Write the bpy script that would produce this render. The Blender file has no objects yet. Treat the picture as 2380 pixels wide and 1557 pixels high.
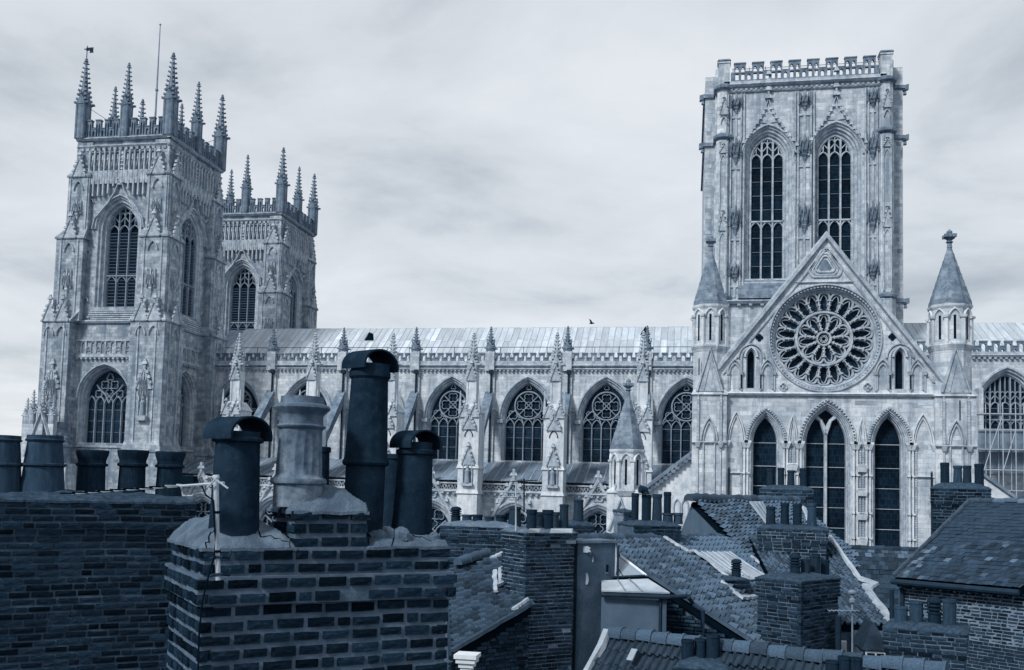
import bpy, math, random
from math import sin, cos, pi, radians, tan, atan2, sqrt
from mathutils import Vector, Matrix, noise
from mathutils.geometry import tessellate_polygon
RND = random.Random(11)
S = bpy.context.scene
COL = S.collection

# ------------------------------------------------------------------ camera
F, IW, IH = 2200.0, 2380.0, 1557.0          # focal length and frame in the units used for measuring
YAW, PITCH, ROLL = radians(10.56), radians(4.0), 0.026
PX0, PY0 = 1190.0, 985.0
CAM = Vector((0, 0, 18.0))
_f0 = Vector((-sin(YAW), cos(YAW), 0)); _r0 = Vector((cos(YAW), sin(YAW), 0)); _z = Vector((0, 0, 1))
FW = _f0 * cos(PITCH) + _z * sin(PITCH)
_u0 = -_f0 * sin(PITCH) + _z * cos(PITCH)
RT = _r0 * cos(ROLL) + _u0 * sin(ROLL)
UP = _u0 * cos(ROLL) - _r0 * sin(ROLL)
cd = bpy.data.cameras.new('camera')
cam = bpy.data.objects.new('camera', cd); COL.objects.link(cam)
cam.matrix_world = Matrix(((RT.x, UP.x, -FW.x, CAM.x), (RT.y, UP.y, -FW.y, CAM.y), (RT.z, UP.z, -FW.z, CAM.z), (0, 0, 0, 1)))
cd.sensor_width = 36.0; cd.lens = 36.0 * F / IW
cd.shift_y = (PY0 - IH / 2) / IW
cd.clip_start = 0.1; cd.clip_end = 6000
S.camera = cam

def ray(px, py): return FW + RT * ((px - PX0) / F) - UP * ((py - PY0) / F)
def at(px, py, Y):                      # point on the vertical plane y = Y
    r = ray(px, py); return CAM + r * (Y / r.y)
def P(px, py, d): return CAM + ray(px, py) * d
def xz(px, py, Y):
    p = at(px, py, Y); return (p.x, p.z)

# ------------------------------------------------------------------ world and sun
w = bpy.data.worlds.new('World'); S.world = w; w.use_nodes = True
nt = w.node_tree; nt.nodes.clear()
def N(t, **k):
    n = nt.nodes.new(t)
    for a, b in k.items(): setattr(n, a, b)
    return n
SUN_EL, SUN_AZ = radians(40), radians(212)     # compass bearing of the sun (south-west), y is north
out = N('ShaderNodeOutputWorld'); mixs = N('ShaderNodeMixShader'); mixs.inputs[0].default_value = 0.93
bg1 = N('ShaderNodeBackground'); bg1.inputs[1].default_value = 0.07
sky = N('ShaderNodeTexSky'); sky.sky_type = 'NISHITA'; sky.sun_disc = False
sky.sun_elevation = SUN_EL; sky.sun_rotation = SUN_AZ
nt.links.new(sky.outputs[0], bg1.inputs[0])
tc = N('ShaderNodeTexCoord'); sep = N('ShaderNodeSeparateXYZ'); nt.links.new(tc.outputs['Generated'], sep.inputs[0])
zc = N('ShaderNodeMath', operation='MAXIMUM'); nt.links.new(sep.outputs[2], zc.inputs[0]); zc.inputs[1].default_value = 0.0
za = N('ShaderNodeMath', operation='ADD'); nt.links.new(zc.outputs[0], za.inputs[0]); za.inputs[1].default_value = 0.16
dx = N('ShaderNodeMath', operation='DIVIDE'); nt.links.new(sep.outputs[0], dx.inputs[0]); nt.links.new(za.outputs[0], dx.inputs[1])
dy = N('ShaderNodeMath', operation='DIVIDE'); nt.links.new(sep.outputs[1], dy.inputs[0]); nt.links.new(za.outputs[0], dy.inputs[1])
cmb = N('ShaderNodeCombineXYZ'); nt.links.new(dx.outputs[0], cmb.inputs[0]); nt.links.new(dy.outputs[0], cmb.inputs[1])
n1 = N('ShaderNodeTexNoise'); n1.inputs['Scale'].default_value = 1.5; n1.inputs['Detail'].default_value = 7
n1.inputs['Roughness'].default_value = 0.56; n1.inputs['Distortion'].default_value = 0.25
mp = N('ShaderNodeMapping'); mp.inputs['Location'].default_value = (3.1, 1.7, 0.4); mp.inputs['Rotation'].default_value = (0, 0, 0.25)
nt.links.new(cmb.outputs[0], mp.inputs[0]); nt.links.new(mp.outputs[0], n1.inputs[0])
rmp = N('ShaderNodeValToRGB'); e = rmp.color_ramp.elements
e[0].position = 0.28; e[0].color = (0.46, 0.515, 0.575, 1); e[1].position = 0.66; e[1].color = (0.87, 0.905, 0.95, 1)
k = e.new(0.47); k.color = (0.73, 0.775, 0.825, 1)
nt.links.new(n1.outputs[0], rmp.inputs[0])
bg2 = N('ShaderNodeBackground'); bg2.inputs[1].default_value = 0.44
nt.links.new(rmp.outputs[0], bg2.inputs[0])
nt.links.new(bg1.outputs[0], mixs.inputs[1]); nt.links.new(bg2.outputs[0], mixs.inputs[2]); nt.links.new(mixs.outputs[0], out.inputs[0])

sl = bpy.data.lights.new('sun', 'SUN'); sl.energy = 1.5; sl.angle = radians(10); sl.color = (1.0, 0.985, 0.965)
so = bpy.data.objects.new('sun', sl); COL.objects.link(so)
sd = Vector((sin(SUN_AZ) * cos(SUN_EL), cos(SUN_AZ) * cos(SUN_EL), sin(SUN_EL)))
so.rotation_euler = (-sd).to_track_quat('-Z', 'Y').to_euler(); so.location = (0, 0, 200)

S.view_settings.view_transform = 'Standard'; S.view_settings.look = 'None'
S.view_settings.exposure = 1.1; S.view_settings.gamma = 1.0; S.view_settings.use_curve_mapping = False
S.render.engine = 'CYCLES'
S.render.resolution_x = 1024; S.render.resolution_y = 670

# ------------------------------------------------------------------ materials
def C(g):                                # a toned grey of luminance g: the whole place is navy to pale blue
    k = min(1.0, g ** 0.45)
    r, b = 0.95 - 0.76 * (1 - k) ** 1.9, 1.035 + 1.08 * (1 - k) ** 2
    l = 0.2126 * r + 0.7152 + 0.0722 * b
    return (g * r / l, g / l, min(0.95, g * b / l), 1)

def mat(name, a, b, scale=1.0, rough=0.92, bump=0.3, bscale=12.0, block=None, streak=0.0, rnd=0.0, spec=0.25, streakz=0.12, metal=0.0, blotch=0.0, bdist=0.02, bcol=None, grime=0.0):
    m = bpy.data.materials.new(name); m.use_nodes = True; t = m.node_tree
    bs = t.nodes['Principled BSDF']; bs.inputs['Roughness'].default_value = rough
    bs.inputs['Specular IOR Level'].default_value = spec; bs.inputs['Metallic'].default_value = metal
    L = t.links.new
    def nd(ty, **k):
        n = t.nodes.new(ty)
        for q, v in k.items(): setattr(n, q, v)
        return n
    def math_(op, x, y=None):
        n = nd('ShaderNodeMath', operation=op)
        for i, s in enumerate((x, y)):
            if s is None: continue
            if isinstance(s, (int, float)): n.inputs[i].default_value = s
            else: L(s, n.inputs[i])
        return n.outputs[0]
    def mulc(fac, c1, c2, bt='MULTIPLY'):
        n = nd('ShaderNodeMix', data_type='RGBA', blend_type=bt)
        for s, i in ((fac, 0), (c1, 6), (c2, 7)):
            if isinstance(s, (int, float)): n.inputs[i].default_value = s
            elif isinstance(s, tuple): n.inputs[i].default_value = s
            else: L(s, n.inputs[i])
        return n.outputs[2]
    tcn = nd('ShaderNodeTexCoord'); vec = tcn.outputs['Object']; rv = None
    if rnd > 0:
        oi = nd('ShaderNodeObjectInfo'); rv = oi.outputs['Random']
        ad = nd('ShaderNodeVectorMath', operation='ADD'); L(vec, ad.inputs[0])
        cx = nd('ShaderNodeCombineXYZ'); q = math_('MULTIPLY', rv, 57.0); L(q, cx.inputs[0]); L(math_('MULTIPLY', rv, 31.0), cx.inputs[1]); L(cx.outputs[0], ad.inputs[1])
        vec = ad.outputs[0]
    no = nd('ShaderNodeTexNoise'); no.inputs['Scale'].default_value = scale; no.inputs['Detail'].default_value = 8; no.inputs['Roughness'].default_value = 0.65
    L(vec, no.inputs[0])
    mr = nd('ShaderNodeMapRange'); mr.inputs[1].default_value = 0.33; mr.inputs[2].default_value = 0.67; L(no.outputs[0], mr.inputs[0])
    col = mulc(mr.outputs[0], C(a), C(b), 'MIX')
    bumph = None
    if block:
        bw, bh, ms, var, dark = block
        sx = nd('ShaderNodeSeparateXYZ'); L(vec, sx.inputs[0]); cb = nd('ShaderNodeCombineXYZ')
        L(math_('ADD', sx.outputs[0], sx.outputs[1]), cb.inputs[0]); L(sx.outputs[2], cb.inputs[1])
        br = nd('ShaderNodeTexBrick'); L(cb.outputs[0], br.inputs[0])
        br.inputs['Color1'].default_value = (1 - var, 1 - var * 0.93, 1 - var * 0.86, 1); br.inputs['Color2'].default_value = (1, 1, 1, 1); br.inputs['Mortar'].default_value = (dark, dark, dark, 1)
        br.inputs['Scale'].default_value = 1.0; br.inputs['Mortar Size'].default_value = ms; br.inputs['Mortar Smooth'].default_value = 0.3
        br.inputs['Brick Width'].default_value = bw; br.inputs['Row Height'].default_value = bh; br.inputs['Bias'].default_value = 0.25
        col = mulc(1.0, col, br.outputs[0]); bumph = br.outputs['Fac']
    if streak > 0:
        mpp = nd('ShaderNodeMapping'); mpp.inputs['Scale'].default_value = (1.0, 1.0, streakz); L(vec, mpp.inputs[0])
        ns = nd('ShaderNodeTexNoise'); ns.inputs['Scale'].default_value = 1.3; ns.inputs['Detail'].default_value = 6; ns.inputs['Roughness'].default_value = 0.7; L(mpp.outputs[0], ns.inputs[0])
        m2 = nd('ShaderNodeMapRange'); m2.inputs[1].default_value = 0.46; m2.inputs[2].default_value = 0.68; L(ns.outputs[0], m2.inputs[0])
        col = mulc(math_('MULTIPLY', m2.outputs[0], streak), col, C(a * 0.28), 'MIX')
    if blotch > 0:
        nb = nd('ShaderNodeTexNoise'); nb.inputs['Scale'].default_value = 0.5 * scale; nb.inputs['Detail'].default_value = 10; nb.inputs['Roughness'].default_value = 0.75; L(vec, nb.inputs[0])
        m3 = nd('ShaderNodeMapRange'); m3.inputs[1].default_value = 0.52; m3.inputs[2].default_value = 0.66; L(nb.outputs[0], m3.inputs[0])
        col = mulc(math_('MULTIPLY', m3.outputs[0], blotch), col, C(bcol if bcol else b * 2.6 + 0.002), 'MIX')
    if grime > 0:
        ng = nd('ShaderNodeTexNoise'); ng.inputs['Scale'].default_value = 2.6; ng.inputs['Detail'].default_value = 12; ng.inputs['Roughness'].default_value = 0.82; L(vec, ng.inputs[0])
        m4 = nd('ShaderNodeMapRange'); m4.inputs[1].default_value = 0.50; m4.inputs[2].default_value = 0.66; L(ng.outputs[0], m4.inputs[0])
        col = mulc(math_('MULTIPLY', m4.outputs[0], grime), col, C(a * 0.22), 'MIX')
    if rnd > 0:
        g = math_('ADD', math_('MULTIPLY', rv, 2 * rnd), 1 - rnd)
        cg = nd('ShaderNodeCombineColor')
        for i in range(3): L(g, cg.inputs[i])
        col = mulc(1.0, col, cg.outputs[0])
    L(col, bs.inputs['Base Color'])
    if bump > 0:
        nf = nd('ShaderNodeTexNoise'); nf.inputs['Scale'].default_value = bscale; nf.inputs['Detail'].default_value = 6; nf.inputs['Roughness'].default_value = 0.7; L(vec, nf.inputs[0])
        h = nf.outputs[0]
        if bumph is not None: h = math_('SUBTRACT', h, math_('MULTIPLY', bumph, 0.8))
        bp = nd('ShaderNodeBump'); bp.inputs['Strength'].default_value = bump; bp.inputs['Distance'].default_value = bdist; L(h, bp.inputs['Height']); L(bp.outputs[0], bs.inputs['Normal'])
    return m

M = {}
M['stone'] = mat('pale_limestone', 0.72, 0.46, 0.55, bump=0.5, bscale=5, block=(0.72, 0.34, 0.012, 0.42, 0.72), streak=0.75, bdist=0.03, spec=0.08, grime=0.55)
M['stone2'] = mat('weathered_limestone', 0.6, 0.22, 0.8, bump=0.6, bscale=4, block=(0.62, 0.36, 0.012, 0.55, 0.72), streak=0.95, bdist=0.04, streakz=0.07, spec=0.08, grime=0.7)
M['stone3'] = mat('tower_limestone', 0.7, 0.42, 0.7, bump=0.5, bscale=5, block=(0.85, 0.4, 0.014, 0.5, 0.75), streak=0.85, bdist=0.03, streakz=0.06, spec=0.08, grime=0.6)
M['trim'] = mat('moulded_limestone', 0.58, 0.28, 1.6, bump=0.5, bscale=6, streak=0.5, bdist=0.03, spec=0.08, grime=0.6)
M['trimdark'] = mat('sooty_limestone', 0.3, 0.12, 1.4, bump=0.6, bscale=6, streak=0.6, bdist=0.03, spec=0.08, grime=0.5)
M['pale'] = mat('clean_limestone', 0.72, 0.52, 1.2, bump=0.3, bscale=7, streak=0.5, spec=0.08, grime=0.5)
M['tracery'] = mat('tracery_stone', 0.34, 0.22, 1.5, bump=0.3, bscale=8, streak=0.2, spec=0.08)
M['cone'] = mat('turret_roof_stone', 0.34, 0.17, 1.3, bump=0.5, bscale=5, block=(0.6, 0.32, 0.012, 0.5, 0.8), streak=0.5, spec=0.08, grime=0.5)
M['patch'] = mat('replaced_stone', 0.46, 0.32, 1.5, bump=0.3, bscale=8, rnd=0.35, spec=0.08)
M['lead'] = mat('lead_sheet', 0.58, 0.42, 0.7, rough=0.6, bump=0.15, bscale=3, rnd=0.2, streak=0.3)
M['leadd'] = mat('dull_lead', 0.26, 0.15, 0.8, rough=0.65, bump=0.2, bscale=4, rnd=0.2, streak=0.5, grime=0.4)
M['flash'] = mat('lead_flashing', 0.46, 0.24, 3.0, rough=0.55, bump=0.4, bscale=9, rnd=0.1, blotch=0.3)
M['glass'] = mat('leaded_glass', 0.03, 0.013, 2.0, block=(.24, .30, .012, .5, 2.4), rough=0.35, bump=0.25, bscale=7, rnd=0.3, spec=0.03)
M['glass2'] = mat('tower_glass', 0.018, 0.009, 2.0, block=(.24, .30, .010, .5, 2.0), rough=0.4, bump=0.2, bscale=7, rnd=0.3, spec=0.02)
M['louvre'] = mat('louvre_board', 0.16, 0.1, 3.0, rough=0.85, bump=0.2, rnd=0.2, spec=0.0)
M['shade'] = mat('dark_interior', 0.010, 0.008, 2.0, rough=1, bump=0, spec=0.0)
M['brick'] = mat('sooty_brick', 0.026, 0.011, 9, rough=0.95, bump=0.7, bscale=45, rnd=0.7, bdist=0.012, blotch=0.5, spec=0.0, bcol=0.09)
M['brick2'] = mat('dark_brick', 0.04, 0.016, 8, rough=0.95, bump=0.5, bscale=40, rnd=0.65, bdist=0.01, blotch=0.45, spec=0.0, bcol=0.12)
M['mortar'] = mat('old_mortar', 0.16, 0.085, 5, rough=1, bump=0.8, bscale=40, bdist=0.012, spec=0.05)
M['mortar2'] = mat('pale_mortar', 0.24, 0.14, 4, rough=1, bump=0.6, bscale=30, bdist=0.01, spec=0.05)
M['mortard'] = mat('dark_mortar', 0.13, 0.07, 4, rough=1, bump=0.8, bscale=40, bdist=0.012, spec=0.05)
M['cement'] = mat('cement_flaunching', 0.2, 0.09, 5, rough=1, bump=1.0, bscale=30, bdist=0.02, blotch=0.35, spec=0.05, streak=0.4)
M['moss'] = mat('mossy_flaunching', 0.085, 0.028, 14, rough=1, bump=1.0, bscale=40, bdist=0.02, blotch=0.4, spec=0.05)
M['pot'] = mat('blackened_clay', 0.036, 0.013, 12, rough=0.75, bump=0.6, bscale=30, spec=0.0, blotch=0.42, bdist=0.01, bcol=0.055, streak=0.7)
M['potg'] = mat('grey_clay', 0.058, 0.028, 4, rough=0.85, bump=0.3, bscale=25, spec=0.02, rnd=0.45, bdist=0.01, blotch=0.3, bcol=0.06, streak=0.6)
M['potpale'] = mat('weathered_fluted_clay', 0.28, 0.08, 11, rough=0.9, bump=0.6, bscale=30, streak=0.85, bdist=0.012, streakz=0.2, spec=0.08)
M['tile'] = mat('clay_pantile', 0.12, 0.055, 6, rough=0.85, bump=0.4, bscale=25, rnd=0.42, bdist=0.01, blotch=0.3, spec=0.08)
M['tiled'] = mat('dark_pantile', 0.1, 0.045, 6, rough=0.85, bump=0.4, bscale=25, rnd=0.45, bdist=0.01, blotch=0.35, spec=0.08)
M['ridge'] = mat('ridge_tile_clay', 0.1, 0.042, 7, rough=0.9, bump=0.5, bscale=25, rnd=0.35, bdist=0.01, blotch=0.4, spec=0.08)
M['slate'] = mat('grey_slate', 0.05, 0.024, 6, rough=0.7, bump=0.3, bscale=25, rnd=0.5, bdist=0.008, blotch=0.2, spec=0.1)
M['lichen'] = mat('lichened_slate', 0.15, 0.06, 9, rough=0.95, bump=0.5, bscale=30, rnd=0.5, blotch=0.5, spec=0.05)
M['render'] = mat('stained_render', 0.13, 0.06, 1.6, rough=0.95, bump=0.5, bscale=16, streak=0.7, blotch=0.25, streakz=0.3, spec=0.05)
M['render2'] = mat('smooth_render', 0.13, 0.1, 1.5, rough=0.95, bump=0.3, bscale=30, streak=0.25, spec=0.05)
M['deck'] = mat('dark_underlay', 0.008, 0.005, 3, rough=1, bump=0, spec=0.0)
M['white'] = mat('white_paint', 0.72, 0.60, 3, rough=0.6, bump=0.2, rnd=0.05, streak=0.2)
M['skyglass'] = mat('rooflight_glass', 0.30, 0.24, 1.0, rough=0.25, bump=0.05, bscale=2, spec=0.5)
M['alu'] = mat('dull_aluminium', 0.50, 0.36, 12, rough=0.5, bump=0.2, bscale=40)
M['black'] = mat('black_plastic', 0.010, 0.007, 8, rough=0.6, bump=0.1, spec=0.0)
M['iron'] = mat('painted_iron', 0.035, 0.02, 5, rough=0.6, bump=0.2, spec=0.05)
M['ground'] = mat('street_paving', 0.07, 0.045, 0.4, rough=0.95, bump=0.3, bscale=3)
M['lead2'] = mat('panel_lead', 0.48, 0.32, 2.0, rough=0.6, bump=0.3, bscale=6, streak=0.4, spec=0.1)
M['wood'] = mat('scaffold_board', 0.22, 0.15, 2, rough=0.9, bump=0.3)

# ------------------------------------------------------------------ mesh building
FLAT = lambda u, d, z: (u, d, z)
def south(Y): return lambda u, d, z: (u, Y + d, z)         # wall facing the camera: u = x, d = depth into the wall
def east(X): return lambda u, d, z: (X - d, u, z)          # wall facing right: u = y
def west(X): return lambda u, d, z: (X + d, u, z)
class MB:
    def __init__(s, xf=FLAT): s.v = []; s.f = []; s.xf = xf
    def a(s, u, d, z): s.v.append(s.xf(u, d, z)); return len(s.v) - 1
    def box(s, u0, u1, d0, d1, z0, z1):
        i = [s.a(u, d, z) for z in (z0, z1) for (u, d) in ((u0, d0), (u1, d0), (u1, d1), (u0, d1))]
        s.f += [(i[0], i[3], i[2], i[1]), (i[4], i[5], i[6], i[7])] + [(i[k], i[(k + 1) % 4], i[4 + (k + 1) % 4], i[4 + k]) for k in range(4)]
    def frust(s, u0, u1, d0, d1, z0, z1, a, b=None):          # box whose top is inset by a (u) and b (d)
        b = a if b is None else b
        i = [s.a(*p) for p in ((u0, d0, z0), (u1, d0, z0), (u1, d1, z0), (u0, d1, z0), (u0 + a, d0 + b, z1), (u1 - a, d0 + b, z1), (u1 - a, d1 - b, z1), (u0 + a, d1 - b, z1))]
        s.f += [(i[0], i[3], i[2], i[1]), (i[4], i[5], i[6], i[7])] + [(i[k], i[(k + 1) % 4], i[4 + (k + 1) % 4], i[4 + k]) for k in range(4)]
    def quad(s, *pts): s.f.append(tuple(s.a(*p) for p in pts))
    def loops(s, loops, cap=True, closed=True):               # skin between loops of equal length
        ids = [[s.a(*p) for p in lp] for lp in loops]; n = len(ids[0])
        for A, B in zip(ids, ids[1:]):
            for k in range(n if closed else n - 1): s.f.append((A[k], A[(k + 1) % n], B[(k + 1) % n], B[k]))
        if cap: s.f.append(tuple(reversed(ids[0]))); s.f.append(tuple(ids[-1]))
    def prism(s, poly, d0, d1): s.loops([[(u, d, z) for u, z in poly] for d in (d0, d1)])
    def lathe(s, c, prof, n=20, ph=0.0, cap=True, sq=None):
        lp = []
        for r, z in prof:
            lp.append([(c[0] + r * cos(2 * pi * k / n + ph), c[1] + r * sin(2 * pi * k / n + ph), c[2] + z) for k in range(n)])
        s.loops(lp, cap)
    def tube(s, pts, r, n=6):
        pts = [Vector(p) for p in pts]; lp = []
        for i, p in enumerate(pts):
            t = (pts[min(i + 1, len(pts) - 1)] - pts[max(i - 1, 0)]).normalized()
            x = t.cross(Vector((0, 0, 1)));  x = x if x.length > 0.05 else t.cross(Vector((0, 1, 0))); x.normalize(); y = t.cross(x)
            rr = r[i] if isinstance(r, (list, tuple)) else r
            lp.append([tuple(p + x * rr * cos(2 * pi * k / n) + y * rr * sin(2 * pi * k / n)) for k in range(n)])
        s.loops(lp)
    def strip(s, pts, w, d0, d1, closed=False, ch=0.5):       # moulded bar along a path in the wall's plane
        n = len(pts); lp = []
        for i, p in enumerate(pts):
            a = pts[(i - 1) % n] if (closed or i > 0) else p
            b = pts[(i + 1) % n] if (closed or i < n - 1) else p
            t1 = (p[0] - a[0], p[1] - a[1]); t2 = (b[0] - p[0], b[1] - p[1])
            l1 = math.hypot(*t1) or 1; l2 = math.hypot(*t2) or 1
            if a is p: t1 = t2; l1 = l2
            if b is p: t2 = t1; l2 = l1
            tx, tz = t1[0] / l1 + t2[0] / l2, t1[1] / l1 + t2[1] / l2; l = math.hypot(tx, tz)
            if l < 1e-3: tx, tz, l = t2[0] / l2, t2[1] / l2, 1
            nx, nz = -tz / l, tx / l; k = 1 / max(0.55, l / 2) * w / 2; dm = d0 + (d1 - d0) * 0.45
            lp.append([(p[0] + nx * k * q, d, p[1] + nz * k * q) for q, d in ((1, d1), (1, dm), (ch, d0), (-ch, d0), (-1, dm), (-1, d1))])
        if closed: lp.append(lp[0])
        s.loops(lp, cap=not closed)
    def plate(s, outer, holes, d0, d1, back=False):           # flat wall with openings
        polys = [outer] + holes
        tris = tessellate_polygon([[Vector((u, z, 0)) for u, z in pl] for pl in polys])
        flat = [q for pl in polys for q in pl]
        i0 = [s.a(u, d0, z) for u, z in flat]; s.f += [tuple(i0[k] for k in t) for t in tris]
        i1 = [s.a(u, d1, z) for u, z in flat]
        if back: s.f += [tuple(i1[k] for k in t) for t in tris]
        o = 0
        for pl in polys:
            n = len(pl)
            for k in range(n): s.f.append((i0[o + k], i0[o + (k + 1) % n], i1[o + (k + 1) % n], i1[o + k]))
            o += n
    def mesh(s, name, m, base=(0, 0, 0), smooth=False):
        me = bpy.data.meshes.new(name); bx, by, bz = base
        me.from_pydata([(x - bx, y - by, z - bz) for x, y, z in s.v], [], s.f)
        if smooth:
            me.polygons.foreach_set('use_smooth', [True] * len(me.polygons))
            me.set_sharp_from_angle(angle=radians(38))
        me.materials.append(M[m]); return me

BASE = {}
def thing(name, label, cat, base, group=None):
    o = bpy.data.objects.new(name, None); COL.objects.link(o); o.location = base; o.empty_display_size = 0.3
    o['label'] = label; o['category'] = cat
    if group: o['group'] = group
    BASE[o.name] = Vector(base); return o
def wbase(parent):
    return BASE[parent.name] if parent is not None else Vector((0, 0, 0))
def part(name, mb, m, parent=None, kind=None, label=None, smooth=False):
    b = wbase(parent)
    o = bpy.data.objects.new(name, mb.mesh(name, m, b, smooth)); COL.objects.link(o)
    if parent is not None: o.parent = parent
    BASE[o.name] = b
    if kind: o['kind'] = kind
    if label: o['label'] = label
    return o
def inst(name, me, parent, loc, rot=None, scale=None):
    o = bpy.data.objects.new(name, me); COL.objects.link(o); b = wbase(parent)
    if parent is not None: o.parent = parent
    o.location = Vector(loc) - b
    if rot is not None: o.rotation_euler = rot
    if scale is not None: o.scale = scale
    BASE[o.name] = Vector(loc); return o
def instm(name, me, parent, mw):
    o = bpy.data.objects.new(name, me); COL.objects.link(o); b = wbase(parent)
    if parent is not None: o.parent = parent
    o.matrix_basis = Matrix.Translation(-b) @ mw
    return o

# ------------------------------------------------------------------ gothic vocabulary
def arch(x0, x1, zs, za, n=9):
    a = (x1 - x0) / 2; h = max(za - zs, 0.05); r = (a * a + h * h) / (2 * a); cx = x0 + r
    e = atan2(h, a - r); L = []
    for k in range(n + 1):
        t = pi + (e - pi) * k / n; L.append((cx + r * cos(t), zs + r * sin(t)))
    return L + [(x0 + x1 - x, z) for x, z in reversed(L[:-1])]
def opening(x0, x1, zb, zs, za, n=9): return [(x0, zb)] + arch(x0, x1, zs, za, n) + [(x1, zb)]
def grow(w, o):                          # the same opening, o wider
    x0, x1, zb, zs, za = w; return (x0 - o, x1 + o, zb, zs, za + o * (1.15 if za - zs > (x1 - x0) * .6 else 1.0))
def orders(mb, w, steps, n=9):           # stepped reveal: steps of (inset, depth)
    lp = []
    for ins, d in steps: lp.append([(u, d, z) for u, z in opening(*grow(w, -ins), n)])
    mb.loops(lp, cap=False, closed=False)
def ztop(w, x):
    x0, x1, zb, zs, za = w; L = arch(x0, x1, zs, za, 14)
    for (a, za_), (b, zb_) in zip(L, L[1:]):
        if a <= x <= b: return za_ + (zb_ - za_) * ((x - a) / max(b - a, 1e-6))
    return zs
def foil(cx, cz, r, k=4, ph=0.0, n=7):   # trefoil / quatrefoil outline
    L = []; q = r * 0.5; R0 = r * 0.52; half = pi - pi / k - 0.25
    for i in range(k):
        c = ph + 2 * pi * i / k
        for j in range(n):
            t = c + (-half + 2 * half * j / (n - 1)) * 0.82
            L.append((cx + R0 * cos(c) + q * cos(t), cz + R0 * sin(c) + q * sin(t)))
    return L
def circ(cx, cz, r, n=28): return [(cx + r * cos(2 * pi * k / n), cz + r * sin(2 * pi * k / n)) for k in range(n)]
def clipz(pts, w, marg=0.0):
    return [(u, min(z, ztop(w, u) - marg)) for u, z in pts]

PINN = {}
def pinnacle_mesh(wd, sh, sp, m, crock=7, gab=True):
    key = (round(wd, 2), round(sh, 2), round(sp, 2), m, crock)
    if key in PINN: return PINN[key]
    b = MB(); h = wd / 2; rr = random.Random(int(wd * 97 + sp * 31))
    b.box(-h, h, -h, h, 0, sh)
    b.box(-h * 1.1, h * 1.1, -h * 1.1, h * 1.1, sh - wd * 0.08, sh + wd * 0.05)
    for s in (-1, 1):                     # sunk panel ribs on the shaft
        for q in (-.72, .72):
            b.box(h * q - h * .12, h * q + h * .12, s * h - .05 * wd, s * h + .05 * wd, 0, sh * .97)
            b.box(s * h - .05 * wd, s * h + .05 * wd, h * q - h * .12, h * q + h * .12, 0, sh * .97)
    if gab:
        for s in (-1, 1):
            for ax in (0, 1):
                tri = [(-h * 1.0, sh), (h * 1.0, sh), (0, sh + wd * 1.0)]
                lo, hi = s * h * 0.5, s * h * 1.04
                lp = [[(u, d, z) if ax == 0 else (d, u, z) for u, z in tri] for d in (lo, hi)]; b.loops(lp)
                o = (0, hi) if ax == 0 else (hi, 0)
                b.frust(o[0] - .07 * wd, o[0] + .07 * wd, o[1] - .07 * wd, o[1] + .07 * wd, sh + wd * .9, sh + wd * 1.35, .03 * wd)
        for sx in (-1, 1):
            for sy in (-1, 1):            # gargoyle stubs
                b.box(sx * h * .9 - .1 * wd, sx * h * 1.55 + .05 * wd, sy * h * .9 - .1 * wd, sy * h * .9 + .12 * wd, sh - .02 * wd, sh + .16 * wd)
    z0 = sh; n = 8; rb = h * 0.98
    b.lathe((0, 0, z0), [(rb, 0), (rb * .52, sp * .45), (0.075 * wd, sp * .95)], n, pi / 8)
    for k in range(crock):
        t = (k + .9) / (crock + .6); z = z0 + sp * .95 * t
        r = (rb + (rb * .52 - rb) * t / .474) if t < .474 else (rb * .52 + (.075 * wd - rb * .52) * (t - .474) / .526)
        s = wd * (.17 - .08 * t)
        for q in range(4):
            a = pi / 4 + q * pi / 2 + (0 if k % 2 else 0.0); x, y = (r + s * .75) * cos(a), (r + s * .75) * sin(a)
            b.loops([[(x + s * dx * .9, y + s * dy * .9, z + s * dz) for dx, dy in ((-1, -1), (1, -1), (1, 1), (-1, 1))] for dz in (-.45,)] + [[(x + s * (dx * .45 + cos(a) * .5), y + s * (dy * .45 + sin(a) * .5), z + s * .75) for dx, dy in ((-1, -1), (1, -1), (1, 1), (-1, 1))]])
    t = wd * .17
    b.lathe((0, 0, z0 + sp * .9), [(t * .45, 0), (t * 1.25, t * .6), (t * 1.1, t * 1.2), (t * .5, t * 1.6), (t * .9, t * 2.1), (t * .1, t * 3.2)], 6)
    PINN[key] = b.mesh('pinnacle', m); return PINN[key]
def pinnacle(parent, x, y, z, wd, sh, sp, m='trim', crock=7): return inst('pinnacle', pinnacle_mesh(wd, sh, sp, m, crock), parent, (x, y, z))

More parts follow.
